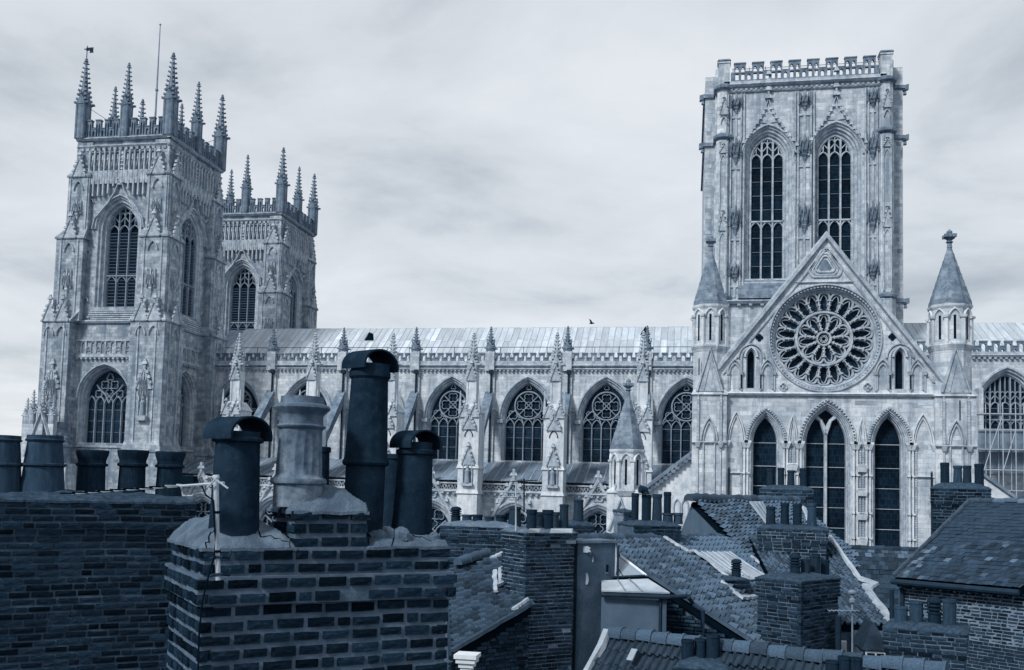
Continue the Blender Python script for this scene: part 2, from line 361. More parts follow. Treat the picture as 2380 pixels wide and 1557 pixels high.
def gablet(mb, u, d, z, wd, ht, fin=True):        # crocketed gable with finial on a wall or buttress face
    mb.prism([(u - wd / 2, z), (u + wd / 2, z), (u, z + ht)], d - .16, d + .05)
    mb.strip([(u - wd / 2 - .05, z), (u, z + ht + .05), (u + wd / 2 + .05, z)], wd * .13, d - .26, d - .1)
    for s in (-1, 1):
        for t in (.25, .5, .75):
            x, q = u + s * wd / 2 * (1 - t), z + ht * t; e = wd * .09
            mb.frust(x + s * e - e, x + s * e + e, d - .3, d - .05, q, q + e * 2.0, e * .4)
    if fin:
        e = wd * .07; mb.box(u - e, u + e, d - .2, d - .04, z + ht, z + ht + wd * .55)
        mb.frust(u - e * 2.6, u + e * 2.6, d - .3, d + .04, z + ht + wd * .22, z + ht + wd * .42, e)
def canopy(mb, u, d, z0, z1, wd):                  # niche canopy: pendant foot, open head, little spires
    h = z1 - z0; w2 = wd / 2
    mb.loops([[(u - w2 * a, d + .05, z), (u - w2 * a * .55, d - q, z), (u + w2 * a * .55, d - q, z), (u + w2 * a, d + .05, z)] for a, q, z in ((.12, .06, z0), (.35, .14, z0 + h * .14), (.3, .12, z0 + h * .17), (.62, .26, z0 + h * .27), (.58, .22, z0 + h * .31), (.86, .36, z0 + h * .40), (.80, .34, z0 + h * .62))])
    for s in (-.62, 0, .62):
        mb.strip([(u + s * w2 - .3 * w2, z0 + h * .40), (u + s * w2, z0 + h * .74), (u + s * w2 + .3 * w2, z0 + h * .40)], .16 * w2, d - .46, d - .28)
        mb.frust(u + s * w2 - .13 * wd, u + s * w2 + .13 * wd, d - .34, d - .02, z0 + h * .6, z0 + h * (1.0 if s == 0 else .88), .10 * wd, .12)
    for s in (-1, 1): mb.frust(u + s * w2 - .05 * wd, u + s * w2 + .05 * wd, d - .2, d + .02, z0 + h * .3, z0 + h * .95, .02 * wd)
def corbels(mb, u0, u1, d, z, s=.25, gap=.7):
    n = max(2, int((u1 - u0) / gap))
    for k in range(n):
        u = u0 + (u1 - u0) * (k + .5) / n; mb.frust(u - s / 2, u + s / 2, d - .28, d + .02, z - s * .9, z, -s * .15)
def string(mb, u0, u1, d, z, h=.28, p=.25):        # string course with sloped top
    mb.loops([[(u, d + .03, z - h / 2), (u, d - p * .6, z - h / 2), (u, d - p, z), (u, d - p * .8, z + h * .25), (u, d + .03, z + h / 2)] for u in (u0, u1)])
def merlons(mb, u0, u1, z0, zc, zm, d0, d1, n, fill=.62, arches=2):   # pierced battlement: n merlons
    p = (u1 - u0) / n; e = (1 - fill) / 2; out_ = [(u0, z0)]
    for k in range(n):
        a = u0 + p * k
        out_ += [(a, zc), (a + p * e, zc), (a + p * e, zm), (a + p * (1 - e), zm), (a + p * (1 - e), zc)]
    out_ += [(u1, zc), (u1, z0)]
    # drop duplicate points
    o2 = [out_[0]]
    for q in out_[1:]:
        if math.hypot(q[0] - o2[-1][0], q[1] - o2[-1][1]) > 1e-4: o2.append(q)
    holes = []
    for k in range(n):
        a = u0 + p * k; m = fill * p / arches
        for j in range(arches):
            x = a + p * e + m * (j + .5); w_ = m * .30
            holes.append(opening(x - w_, x + w_, z0 + (zc - z0) * .15, zm - (zm - z0) * .34, zm - (zm - z0) * .14, 3))
        if arches == 1:
            g = p * (1 - fill) * .3; x = a
            if k > 0: holes.append([(x - g, z0 + (zc - z0) * .3), (x, z0 + (zc - z0) * .02 + .05), (x + g, z0 + (zc - z0) * .3), (x, z0 + (zc - z0) * .62)])
        else:
            x = a; g = p * (1 - fill) * .26
            if k > 0: holes.append(opening(x - g, x + g, z0 + (zc - z0) * .15, z0 + (zc - z0) * .6, z0 + (zc - z0) * .84, 3))
    mb.plate(o2, holes, d0, d1, back=True)
    for k in range(n):
        a = u0 + p * k; mb.box(a + p * e - .04, a + p * (1 - e) + .04, d0 - .07, d1 + .07, zm, zm + .12)
        if k < n - 1: mb.box(a + p * (1 - e), a + p * (1 + e), d0 - .06, d1 + .06, zc, zc + .1)
UNITBOX = {}
def unitbox(m):
    if m not in UNITBOX:
        b = MB(); b.box(-.5, .5, -.5, .5, -.5, .5); UNITBOX[m] = b.mesh('slab', m)
    return UNITBOX[m]
def pane_box(parent, xf, u0, u1, z0, z1, d, m, name='pane', th=.03):
    c = xf((u0 + u1) / 2, d, (z0 + z1) / 2); e = xf((u0 + u1) / 2 + 1, d, 0); sw = abs(e[0] - xf((u0 + u1) / 2, d, 0)[0]) < .5
    sc = (th, u1 - u0, z1 - z0) if sw else (u1 - u0, th, z1 - z0)
    return inst(name, unitbox(m), parent, c, None, sc)
# ================================================================== ground
b = MB(); b.quad((-3000, -500, 0), (3000, -500, 0), (3000, 5000, 0), (-3000, 5000, 0))
g = part('ground', b, 'ground'); g['kind'] = 'structure'

# ================================================================== window builder
def frame_path(w): return opening(*w)
def window(parent, xf, w, steps, style, n, bar, gm, transoms=(), tm='tracery', om='trim', hood=.22, bars=(), louvres=False, sill=True, hoodm=True):
    mb = MB(xf); orders(mb, w, steps)
    if hood: mb.strip(arch(*[q for i, q in enumerate(grow(w, hood * .5)) if i != 2], 10), hood, -.2, .06)
    if sill:
        x0, x1, zb = w[0], w[1], w[2]
        mb.loops([[(u, steps[-1][1] + .1, zb + .02), (u, -.12, zb - .35), (u, -.12, zb - .5), (u, .05, zb - .55), (u, steps[-1][1] + .1, zb - .55)] for u in (x0 - .1, x1 + .1)])
    o = part('window', mb, om, parent)
    dT = steps[-1][1]; iw = grow(w, -steps[-1][0]); x0, x1, zb, zs, za = iw; W = x1 - x0
    t = MB(xf); t.strip(frame_path(iw), bar * 1.3, dT - .12, dT + .3)
    edges = [x0 + W * k / n for k in range(n + 1)]; lw = W / n; zh = zs
    if style == 'perp':
        zh = zs - lw * .1
        for x in edges[1:-1]: t.strip([(x, zb), (x, ztop(iw, x))], bar, dT - .1, dT + .25)
        for a, c in zip(edges, edges[1:]):
            m_ = (a + c) / 2
            hz = min(zh + lw * .62, ztop(iw, m_) - .1)
            t.strip(arch(a, c, zh - lw * .1, hz, 5), bar * .8, dT - .05, dT + .2)
            t.strip([(m_, hz), (m_, max(hz + .05, ztop(iw, m_) - .03))], bar * .6, dT - .03, dT + .18)
            for s0, s1 in ((a, m_), (m_, c)):
                z2 = min(hz + lw * .75, ztop(iw, (s0 + s1) / 2) - lw * .25)
                if z2 > hz: t.strip(clipz(arch(s0, s1, z2, z2 + lw * .4, 4), iw), bar * .6, dT - .02, dT + .16)
            t.strip(clipz([(a, hz + lw * .2), (m_, hz + lw * .75), (c, hz + lw * .2)], iw), bar * .6, dT - .02, dT + .16)
    elif style == 'geo':
        zh = zb + W * .72
        cx, cz, r = (x0 + x1) / 2, zb + W * 1.185, W * .295
        for x in edges[1:-1]: t.strip([(x, zb), (x, zh + lw * .2)], bar, dT - .1, dT + .25)
        for a, c in zip(edges, edges[1:]): t.strip(arch(a, c, zh, zh + lw * .85, 5), bar * .8, dT - .06, dT + .2)
        t.strip(circ(cx, cz, r), bar * 1.2, dT - .12, dT + .2, closed=True)
        for q in range(4):
            a = pi / 2 * q; t.strip(foil(cx + r * .52 * cos(a), cz + r * .52 * sin(a), r * .36, 4, pi / 4), bar * .55, dT - .05, dT + .15, closed=True, ch=.6)
            a += pi / 4; t.strip([(cx, cz), (cx + r * cos(a), cz + r * sin(a))], bar * .75, dT - .06, dT + .15)
        for s in (-1, 1):
            qx = cx + s * W * .335; t.strip(foil(qx, zb + W * .975, W * .10, 4, pi / 4), bar * .6, dT - .05, dT + .15, closed=True)
            t.strip(arch(x0 if s < 0 else x1 - 2 * lw, x0 + 2 * lw if s < 0 else x1, zh, zh + lw * 1.75, 7), bar * .9, dT - .08, dT + .2)
            t.strip(clipz([(cx + s * W * .1, zh + lw * .9), (cx + s * W * .22, cz - r * .85), (cx + s * W * .3, cz - r * .25)], iw), bar * .7, dT - .06, dT + .15)
        t.strip(foil(cx, cz + r + W * .09, W * .055, 3, pi / 2), bar * .5, dT - .04, dT + .12, closed=True)
    elif style == 'curv':
        zh = zb + (zs - zb) * .86
        for x in edges[1:-1]: t.strip([(x, zb), (x, zh + lw * .2)], bar, dT - .1, dT + .25)
        for a, c in zip(edges, edges[1:]): t.strip(arch(a, c, zh, zh + lw * .9, 5), bar * .85, dT - .06, dT + .2)
        cx = (x0 + x1) / 2
        for s in (-1, 1):
            t.strip(clipz([(cx, zh + lw * .2), (cx + s * lw * .4, zh + lw * 1.0), (cx + s * lw * 1.1, zh + lw * 1.6), (cx + s * lw * 1.5, zh + lw * 2.1)], iw), bar, dT - .08, dT + .2)
            t.strip(foil(cx + s * lw * 1.2, zh + lw * 1.15, lw * .42, 4, pi / 4), bar * .6, dT - .05, dT + .15, closed=True)
            t.strip(foil(cx + s * lw * .55, zh + lw * 2.1, lw * .46, 4, pi / 4), bar * .6, dT - .05, dT + .15, closed=True)
        t.strip(foil(cx, zh + lw * 1.35, lw * .4, 4, 0), bar * .6, dT - .05, dT + .15, closed=True)
        t.strip(foil(cx, zh + lw * 2.9, lw * .4, 3, pi / 2), bar * .6, dT - .05, dT + .15, closed=True)
    for z in transoms:
        t.strip([(x0, z), (x1, z)], bar * 1.2, dT - .12, dT + .25)
        for a, c in zip(edges, edges[1:]):
            t.strip(arch(a, c, z - lw * .85, z - .02, 4), bar * .7, dT - .05, dT + .2)
    part('tracery', t, tm, o)
    # glass: one pane to each light between the bars, and the head of the window
    cuts = [zb] + sorted(list(bars) + list(transoms)) + [zh]
    cuts = [c for c in cuts if c <= zh + .01]
    for a, c in zip(edges, edges[1:]):
        if louvres:
            for z0, z1 in zip(cuts, cuts[1:]):
                q = max(4, int((z1 - z0) / .34))
                for k in range(q):
                    z = z0 + (z1 - z0) * (k + .5) / q
                    e = xf((a + c) / 2, dT + .22, z); sw = abs(xf(1, 0, 0)[0] - xf(0, 0, 0)[0]) < .5
                    inst('louvre', unitbox('louvre'), o, e, (radians(-32), 0, 0) if not sw else (0, radians(-32), 0), ((c - a) - bar * .6, .36, .05) if not sw else (.36, (c - a) - bar * .6, .05))
        for z0, z1 in zip(cuts, cuts[1:]):
            pane_box(o, xf, a + .01, c - .01, z0 + .015, z1 - .015, dT + (.5 if louvres else .2), 'shade' if louvres else gm)
    h = MB(xf); hp = [(x0 + .02, zh)] + [p for p in arch(x0 + .02, x1 - .02, max(zs, zh + .01), za - .02, 8)] + [(x1 - .02, zh)]
    h.prism(hp, dT + .2, dT + .24); part('pane', h, gm, o)
    if bars:
        for z in bars:
            if z < zh: pane_box(o, xf, x0, x1, z - .02, z + .02, dT + .15, 'leadd', 'saddle_bar', .04)
    return o

# ================================================================== west bell towers
YT = 90.0
def bell_tower():
    t = thing('bell_tower', 'pinnacled stone bell tower with flagpole, nearer and taller looking of the pair at left', 'tower', (-58, 95, 0))
    zz = lambda y: xz(290, y, YT)[1]
    xE = xz(393, 330, YT)[0]; xW = xz(190, 330, YT)[0]; D = 10.9; yN = YT + D; SY = south(YT); EX = east(xE)
    zp, zcr, zm = zz(322), zz(298), zz(279)
    z1, z2, z3 = zz(408), zz(553), zz(748)
    zst = zz(747); zlow = zz(1047)
    # windows
    a, c = xz(246, 600, YT)[0], xz(318, 600, YT)[0]; mid = (xW + xE) / 2 - .15; hw = (c - a) / 2
    steps = [(0, 0), (.16, .05), (.2, .25), (.45, .3), (.5, .6), (.72, .66), (.78, 1.0)]
    bw = (mid - hw - .78, mid + hw + .78, zz(713), zz(531), zz(456))
    a, c = xz(181, 940, YT)[0], xz(299, 940, YT)[0]; m2 = (a + c) / 2
    lo = (m2 - (c - a) / 2, m2 + (c - a) / 2, zz(1030), zz(925), zz(848))
    mb = MB(SY)
    mb.plate([(xW, 0), (xE, 0), (xE, zp), (xW, zp)], [opening(*bw), opening(*lo)], 0, .9)
    e_mid = YT + D / 2
    sh = lambda w_: (w_[0] - mid + e_mid, w_[1] - mid + e_mid) + w_[2:]
    lo2 = (e_mid - 2.45, e_mid + 2.45) + lo[2:]
    me = MB(EX); me.plate([(YT, 0), (yN, 0), (yN, zp), (YT, zp)], [opening(*sh(bw)), opening(*lo2)], 0, .9)
    o = len(mb.v); mb.v += me.v; mb.f += [tuple(i + o for i in f) for f in me.f]
    k = MB(); k.quad((xW, YT, 0), (xW, yN, 0), (xW, yN, zp), (xW, YT, zp)); k.quad((xW, yN, 0), (xE, yN, 0), (xE, yN, zp), (xW, yN, zp)); k.box(xW + .3, xE - .3, YT + .3, yN - .3, zp - .6, zp - .2)
    o = len(mb.v); mb.v += k.v; mb.f += [tuple(i + o for i in f) for f in k.f]
    part('wall', mb, 'stone2', t)
    for xf, W1, W2 in ((SY, bw, lo), (EX, sh(bw), lo2)):
        window(t, xf, W1, steps if xf is SY else [(i, d * .45) for i, d in steps], 'perp', 3, .17, 'shade', transoms=(zz(636),), om='trim', louvres=True, tm='tracery')
        window(t, xf, W2, [(0, 0), (.1, .06), (.14, .3), (.26, .34), (.32, .8), (.4, 1.0 if xf is SY else .85)], 'curv', 5, .16, 'glass', bars=[W2[2] + (W2[3] - W2[2]) * q for q in (.25, .5, .75)])
    # ogee hoods, blind panels, friezes, strings
    mm = MB(SY); me = MB(EX)
    for B_, W1, u0, u1 in ((mm, bw, xW, xE), (me, sh(bw), YT, yN)):
        c0 = (W1[0] + W1[1]) / 2; q0 = W1[0] - .45; q1 = W1[1] + .45
        B_.strip([(q0, W1[3]), (q0 + .25, W1[3] + 1.1), (c0 - 1.35, W1[4] - .75), (c0 - .55, W1[4] + .5), (c0, W1[4] + 2.1), (c0 + .55, W1[4] + .5), (c0 + 1.35, W1[4] - .75), (q1 - .25, W1[3] + 1.1), (q1, W1[3])], .2, -.32, 0)
        B_.box(c0 - .1, c0 + .1, -.25, 0, W1[4] + 2, zz(352))
        for kk in range(9): B_.frust(c0 - .28, c0 + .28, -.35, -.02, W1[4] + 1.2 + kk * .42, W1[4] + 1.4 + kk * .42, .08)
        zf0, zf1 = zz(412), zz(351); nn = 13; uu0, uu1 = u0 + 1.35, u1 - 1.35; s = (uu1 - uu0) / nn
        for kk in range(nn + 1):
            u = uu0 + s * kk; top = zf1; inside = abs(u - c0) < (q1 - q0) / 2 + .1
            bot = zz(735) if not inside else (W1[4] + max(0, 2.0 - 1.35 * abs(u - c0)))
            B_.box(u - .08, u + .08, -.42, .01, bot, top)
            if not inside:
                for zq in (zz(500), zz(620)): B_.frust(u - .16, u + .16, -.34, -.02, zq, zq + .5, .1)
        for kk in range(nn):
            ua, ub = uu0 + s * kk, uu0 + s * (kk + 1); um = (ua + ub) / 2
            B_.strip([(ua, zf0 + .5), (ua + s * .2, zf0 + 1.0), (um, zf0 + 1.9), (ub - s * .2, zf0 + 1.0), (ub, zf0 + .5)], .14, -.3, .02)
            B_.frust(um - .16, um + .16, -.42, .02, zf0 - .1, zf0 + .65, -.06); B_.frust(um - .13, um + .13, -.36, .02, zf0 - .75, zf0 - .1, -.05)
            B_.strip(arch(ua, ub, zf1 - s * .7, zf1 - .1, 4), .12, -.26, .02)
            B_.frust(um - .1, um + .1, -.3, .02, zf0 + 1.9, zf0 + 2.5, .04)
            if abs(um - c0) > (q1 - q0) / 2 + .1:
                for zq in (zz(470), zz(590), zz(700)): B_.strip(arch(ua, ub, zq, zq + .45, 3), .1, -.2, .02)
        corbels(B_, u0, u1, 0, zz(344), .3, .62)
        string(B_, u0 - .3, u1 + .3, 0, zz(339), .35, .35); string(B_, u0 - .4, u1 + .4, 0, zp, .4, .5)
        string(B_, u0, u1, 0, zst, .4, .35)
        B_.loops([[(u, .05, W1[2] - .05), (u, -.1, zst + .6), (u, -.3, zst + .2), (u, .05, zst)] for u in (W1[0], W1[1])])
        for j in range(4):
            zq = zst + .4 + (W1[2] - zst - .6) * j / 4; B_.box(W1[0] - .1 - .1 * (3 - j), W1[1] + .1 + .1 * (3 - j), -.34 + j * .06, .05, zq, zq + .12)
    part('blind_panelling', mm, 'trim', t); part('blind_panelling', me, 'trim', t)
    # panelled frieze below the belfry
    for xf, u0, u1 in ((SY, xW + .85, xE - 2.6), (EX, YT + 2.6, yN - 2.6)):
        f = MB(xf); za, zb = zz(822), zz(792); n = 6; s = (u1 - u0) / n
        f.box(u0, u1, -.12, .02, za - .25, za); f.box(u0, u1, -.16, .02, zb - .04, zb + .14); string(f, u0, u1, 0, za - .35, .3, .3); corbels(f, u0, u1, 0, za - .45, .2, .5)
        for kk in range(n):
            a = u0 + s * kk; f.box(a - .06, a + .06, -.14, .02, za, zb)
            f.strip(foil(a + s * .25, za + (zb - za) * .38, s * .2, 4, pi / 4), .1, -.1, .02, closed=True)
            f.strip(opening(a + s * .52, a + s * .94, za, zb - s * .35, zb - .05, 4), .1, -.14, .02)
        part('panel_frieze', f, 'trim', t)
    # stepped corner buttresses with gabled set-offs
    pr = [(zp - .3, z1, .35), (z1, z2, .95), (z2, z3, 1.7), (z3, zlow, 2.5), (zlow, 0, 2.9)]
    for sx in (-1, 1):
        for sy in (-1, 1):
            bt = MB(); cx = xE if sx > 0 else xW; cy = YT if sy < 0 else yN; PW = {.35: 1.5, .95: 2.0, 1.7: 2.3} if not (sx < 0 and sy < 0) else {.35: 1.5, .95: 1.6, 1.7: 1.5, 2.5: .75, 2.9: .7}
            def rect(p):
                pw = PW.get(p, 2.55)
                xa, xb = (cx - pw * sx, cx + p * sx * (.55 if sx > 0 else 1)); ya, yb = (cy - pw * sy, cy + p * .5 * sy)
                return min(xa, xb), max(xa, xb), min(ya, yb), max(ya, yb)
            prev = None
            for (zt, zb, p) in pr:
                r = rect(p); bt.box(*r, zb, zt)
                if prev:
                    r0 = prev; h = 1.0
                    bt.loops([[(r[0] - .12, r[2] - .12, zt - .18), (r[1] + .12, r[2] - .12, zt - .18), (r[1] + .12, r[3] + .12, zt - .18), (r[0] - .12, r[3] + .12, zt - .18)],
                              [(r[0] - .15, r[2] - .15, zt), (r[1] + .15, r[2] - .15, zt), (r[1] + .15, r[3] + .15, zt), (r[0] - .15, r[3] + .15, zt)],
                              [(r0[0], r0[2], zt + h), (r0[1], r0[2], zt + h), (r0[1], r0[3], zt + h), (r0[0], r0[3], zt + h)]])
                prev = r
            tr = MB()
            for i, (zt, zb, p) in enumerate(pr[1:-1]):
                r = rect(p)
                if sy < 0:
                    g_ = MB(lambda u, d, z, y=r[2]: (u, y + d, z)); um = (r[0] + r[1]) / 2
                    for uq in (um - .75, um + .75) if i == 2 else (um,):
                        gablet(g_, uq, 0, zt - .1, 1.5, 2.0); g_.strip(arch(uq - .55, uq + .55, zt - 1.6, zt - .6, 5), .14, -.18, .02)
                    canopy(g_, um, 0, zt - (zt - zb) * .72, zt - (zt - zb) * .38, .9)
                    for s_ in (-1, 1): g_.box(um + s_ * 1.0 - .08, um + s_ * 1.0 + .08, -.1, .02, zb + .3, zt - .3)
                    o_ = len(tr.v); tr.v += g_.v; tr.f += [tuple(q + o_ for q in f) for f in g_.f]
                if sx > 0:
                    g_ = MB(lambda u, d, z, x=r[1]: (x - d, u, z)); um = (r[2] + r[3]) / 2
                    gablet(g_, um, 0, zt - .1, 1.5, 2.0); g_.strip(arch(um - .55, um + .55, zt - 1.6, zt - .6, 5), .14, -.18, .02)
                    canopy(g_, um, 0, zt - (zt - zb) * .72, zt - (zt - zb) * .38, .9)
                    for s_ in (-1, 1): g_.box(um + s_ * 1.0 - .08, um + s_ * 1.0 + .08, -.1, .02, zb + .3, zt - .3)
                    o_ = len(tr.v); tr.v += g_.v; tr.f += [tuple(q + o_ for q in f) for f in g_.f]
            bo = part('buttress', bt, 'stone2', t)
            if tr.v: part('niche_canopies', tr, 'trim', bo)
            if sy < 0:   # statue niche low on the south piers
                r = rect(2.5); um = (r[0] + r[1]) / 2; g_ = MB(lambda u, d, z, y=r[2]: (u, y + d, z)); za, zb = zz(900), zz(968)
                g_.strip(opening(um - .5, um + .5, zb, za - .7, za, 5), .16, -.2, .02); gablet(g_, um, 0, za - .3, 1.7, 2.2); g_.frust(um - .5, um + .5, -.45, .02, zb - .5, zb, -.1)
                part('statue_niche', g_, 'trim', bo)
                s_ = MB(); s_.lathe((um, r[2] - .2, zb), [(.3, 0), (.27, .5), (.2, 1.0), (.27, 1.35), (.12, 1.52), (.09, 1.58), (.15, 1.7), (.13, 1.84), (.03, 1.92)], 8); part('statue', s_, 'tracery', bo, smooth=True)
    # parapet
    for xf, u0, u1 in ((SY, xW - .2, xE + .2), (EX, YT - .2, yN + .2), (west(xW), YT - .2, yN + .2), (south(yN - .4), xW - .2, xE + .2)):
        p_ = MB(xf); m_ = (u0 + u1) / 2
        merlons(p_, u0 + .6, m_ - .5, zp + .15, zcr, zm, -.2, .15, 4, .55, 2); merlons(p_, m_ + .5, u1 - .6, zp + .15, zcr, zm, -.2, .15, 4, .55, 2)
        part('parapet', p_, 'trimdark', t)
    zt_ = zp + .1; full = zz(126) - zt_
    for i, x in enumerate((xW, (xW + xE) / 2, xE)):
        for j, y in enumerate((YT, e_mid, yN)):
            if i == 1 and j == 1: continue
            cr = (i != 1 and j != 1)
            pinnacle(t, x, y, zt_, 1.12 if cr else .92, full * (.42 if cr else .38), full * (.56 if cr else .52), 'trimdark', 9)
    return t, xE, xW, yN, zz, zp
swt, TXE, TXW, TYN, tz, tzp = bell_tower()
# copy: north-west tower
def copy_tree(o, parent, off):
    c = o.copy(); COL.objects.link(c); c.parent = parent
    if parent is None: c.location = o.location + off
    for ch in KIDS.get(o.name, ()): copy_tree(ch, c, off)
    return c
KIDS = {}
for o in list(COL.objects):
    if o.parent: KIDS.setdefault(o.parent.name, []).append(o)
nwt = copy_tree(swt, None, Vector((0, 28.2, 0)))
nwt['label'] = 'pinnacled stone bell tower half hidden behind the flagpole tower, rising above the lead nave roof'
swt['group'] = nwt['group'] = 'twin west bell towers'
b = MB(); c_ = ((TXW + TXE) / 2, (YT + TYN) / 2); b.tube([(c_[0], c_[1], tzp), (c_[0], c_[1], tzp + 8), (c_[0], c_[1], tzp + 15.4)], [.13, .1, .05], 8); b.lathe((c_[0], c_[1], tzp + 7.6), [(.16, 0), (.2, .1), (.16, .25)], 8); b.lathe((c_[0], c_[1], tzp + 15.3), [(.06, 0), (.13, .1), (.02, .25)], 8)
o = part('flagpole', b, 'tracery'); o['label'] = 'tall bare flagpole on top of the nearer bell tower'; o['category'] = 'flagpole'
b = MB(); vx = TXW; vz = tz(132); b.tube([(vx, YT, vz), (vx, YT, vz + 1.5)], .05, 6); b.box(vx - .1, vx + .75, YT - .02, YT + .02, vz + .95, vz + 1.3); b.frust(vx + .3, vx + .8, YT - .02, YT + .02, vz + .7, vz + 1.0, .1, 0); b.box(vx - .35, vx - .1, YT - .02, YT + .02, vz + 1.1, vz + 1.2)
o = part('weather_vane', b, 'iron'); o['label'] = 'small dark weather vane on the leftmost tower pinnacle'; o['category'] = 'weather vane'
# guy wires between pinnacles belong to the flagpole tower
b = MB()
for (x0, y0, x1, y1) in ((TXW, YT, TXW + 5, YT + 3), (TXE, YT, TXE - 3.6, YT + 4), (TXE, TYN, TXE - 3, TYN - 4)):
    b.tube([(x0, y0, tzp + 4.0), (x1, y1, tzp + .8)], .025, 4)
part('guy_wire', b, 'iron', swt)
# pinnacled buttresses and stair turret at the foot of the west front (far left)
wf = thing('west_front_buttress', 'cluster of small pinnacles and open gable at the foot of the leftmost bell tower', 'buttress', (*xz(95, 1100, 86)[:1], 86, 0))
b = MB(); 
for (px, top, wd) in ((75, 905, .7), (97, 898, .8), (62, 925, .6), (122, 918, .6)):
    x, z = xz(px, 985, 86); zt = xz(px, top, 86)[1]; b.box(x - wd / 2, x + wd / 2, 86 - wd / 2, 86 + wd / 2, 0, z)
    pinnacle(wf, x, 86, z, wd, (zt - z) * .3, (zt - z) * .66, 'trim', 6)
x0, z0 = xz(60, 1075, 86); x1, _ = xz(150, 1075, 86); b.box(x0, x1, 86.2, 88, 0, z0)
g_ = MB(south(85.6)); xm, zg = xz(97, 955, 85.6); zb = xz(97, 1060, 85.6)[1]
g_.strip([(xm - 1.7, zb), (xm, zg), (xm + 1.7, zb)], .35, -.2, .2); g_.strip(foil(xm, zb + (zg - zb) * .35, .6, 4), .14, -.1, .1, closed=True)
for s in (-1, 1): g_.strip([(xm + s * .9, zb), (xm, zb + 1.7)], .15, -.1, .1)
part('pier', b, 'stone', wf); part('open_gable', g_, 'trim', wf)
b = MB(); xc, zc_ = xz(138, 1038, 87); zt = xz(138, 980, 87)[1]
for k in range(7):
    q = 1.35 * (1 - k / 8); b.lathe((xc, 87, zc_ + (zt - zc_) * k / 7), [(q, 0), (q, (zt - zc_) / 9), (q * .86, (zt - zc_) / 7.5)], 16)
b.lathe((xc, 87, 0), [(1.15, 0), (1.15, zc_), (1.3, zc_ + .1)], 16); part('stair_turret', b, 'cone', wf)

# ================================================================== nave
YC, YB, YA = 100.0, 90.6, 93.0            # clerestory wall, buttress fronts, aisle wall
nv = thing('nave', 'long buttressed stone nave with traceried windows and pale lead roof', 'church nave', (-24, 104, 0))
nz = lambda y, Y=YC: xz(1141, y, Y)[1]
BX = [-4.35 - 8.42 * i for i in range(-1, 6)]        # bay lines (clerestory pinnacles), right to left
NX0, NX1 = TXE + .5, 3.2
zpar, zcr, zmr = nz(850), nz(833), nz(823); zsill, zspr, zap = nz(1069), nz(972), nz(878)
hw = 2.95; holes = []; ws = []
for i in range(7):
    xm = BX[0] - 8.42 * (i + .5) if i < 6 else None
for k in range(-1, 6):
    xm = -4.35 - 8.42 * (k + .5)
    if k == -1: xm = -4.35 + 4.15
    ws.append((xm - hw, xm + hw, zsill, zspr, zap))
b = MB(south(YC)); b.plate([(NX0, 0), (NX1, 0), (NX1, zpar), (NX0, zpar)], [opening(*w_) for w_ in ws if w_[0] > NX0 + .2 and w_[1] < NX1], 0, .9)
part('clerestory_wall', b, 'stone', nv)
st = [(0, 0), (.14, .04), (.2, .3), (.36, .34), (.42, .62)]
for w_ in ws:
    if w_[0] > NX0 + .2 and w_[1] < NX1:
        hgt = w_[3] - w_[2]
        window(nv, south(YC), w_, st, 'geo', 5, .15, 'glass', bars=[w_[2] + hgt * q for q in (.3, .55, .82)], hood=.3)
        st_ = MB(south(YC))
        for s in (-1, 1): st_.box((w_[0] if s < 0 else w_[1]) - .3, (w_[0] if s < 0 else w_[1]) + .3, -.3, .02, w_[3] - .5, w_[3] - .1)
        part('label_stop', st_, 'trim', nv)
b = MB(south(YC)); string(b, NX0, NX1, 0, zpar - .35, .3, .3); string(b, NX0, NX1, 0, zpar, .3, .4); corbels(b, NX0, NX1, 0, zpar - .5, .16, .45); b.box(NX0, NX1, -.25, .1, zpar + .05, zpar + .5)
string(b, NX0, NX1, 0, zsill - .6, .3, .3)
part('string_course', b, 'trim', nv)
xs = sorted([NX0] + [x for x in BX if NX0 < x < NX1] + [NX1])
for a, c in zip(xs, xs[1:]):
    b = MB(south(YC)); n = max(2, round((c - a - .9) / .93)); merlons(b, a + .45, c - .45, zpar + .2, zcr, zmr, -.2, .1, n, .62, 1); part('parapet', b, 'trimdark', nv)
for x in BX:
    if not (NX0 < x < NX1): continue
    b = MB(); b.box(x - .5, x + .5, YC - .55, YC + .3, zpar - .6, zmr + .25); b.box(x - .55, x + .55, YC - .25, YC + .05, 15, zpar - .6); bo = part('pilaster', b, 'stone', nv)
    pinnacle(bo, x, YC - .12, zmr + .2, .82, .35, nz(762) - zmr - .6, 'trimdark', 6)
    # drainpipe
    b = MB(); b.tube([(x + .2, YC - .4, zpar - .7), (x + .2, YC - .4, zsill - .4)], .11, 8); b.box(x, x + .45, YC - .62, YC - .2, zpar - .95, zpar - .5); part('drainpipe', b, 'iron', nv)
    b = MB(south(YC)); b.strip(arch(x - .55, x + 1.5, nz(985), nz(952), 5), .16, -.1, .05); b.box(x + .55, x + 1.05, -.03, .05, nz(1000), nz(963)); part('blind_arch', b, 'tracery', nv)
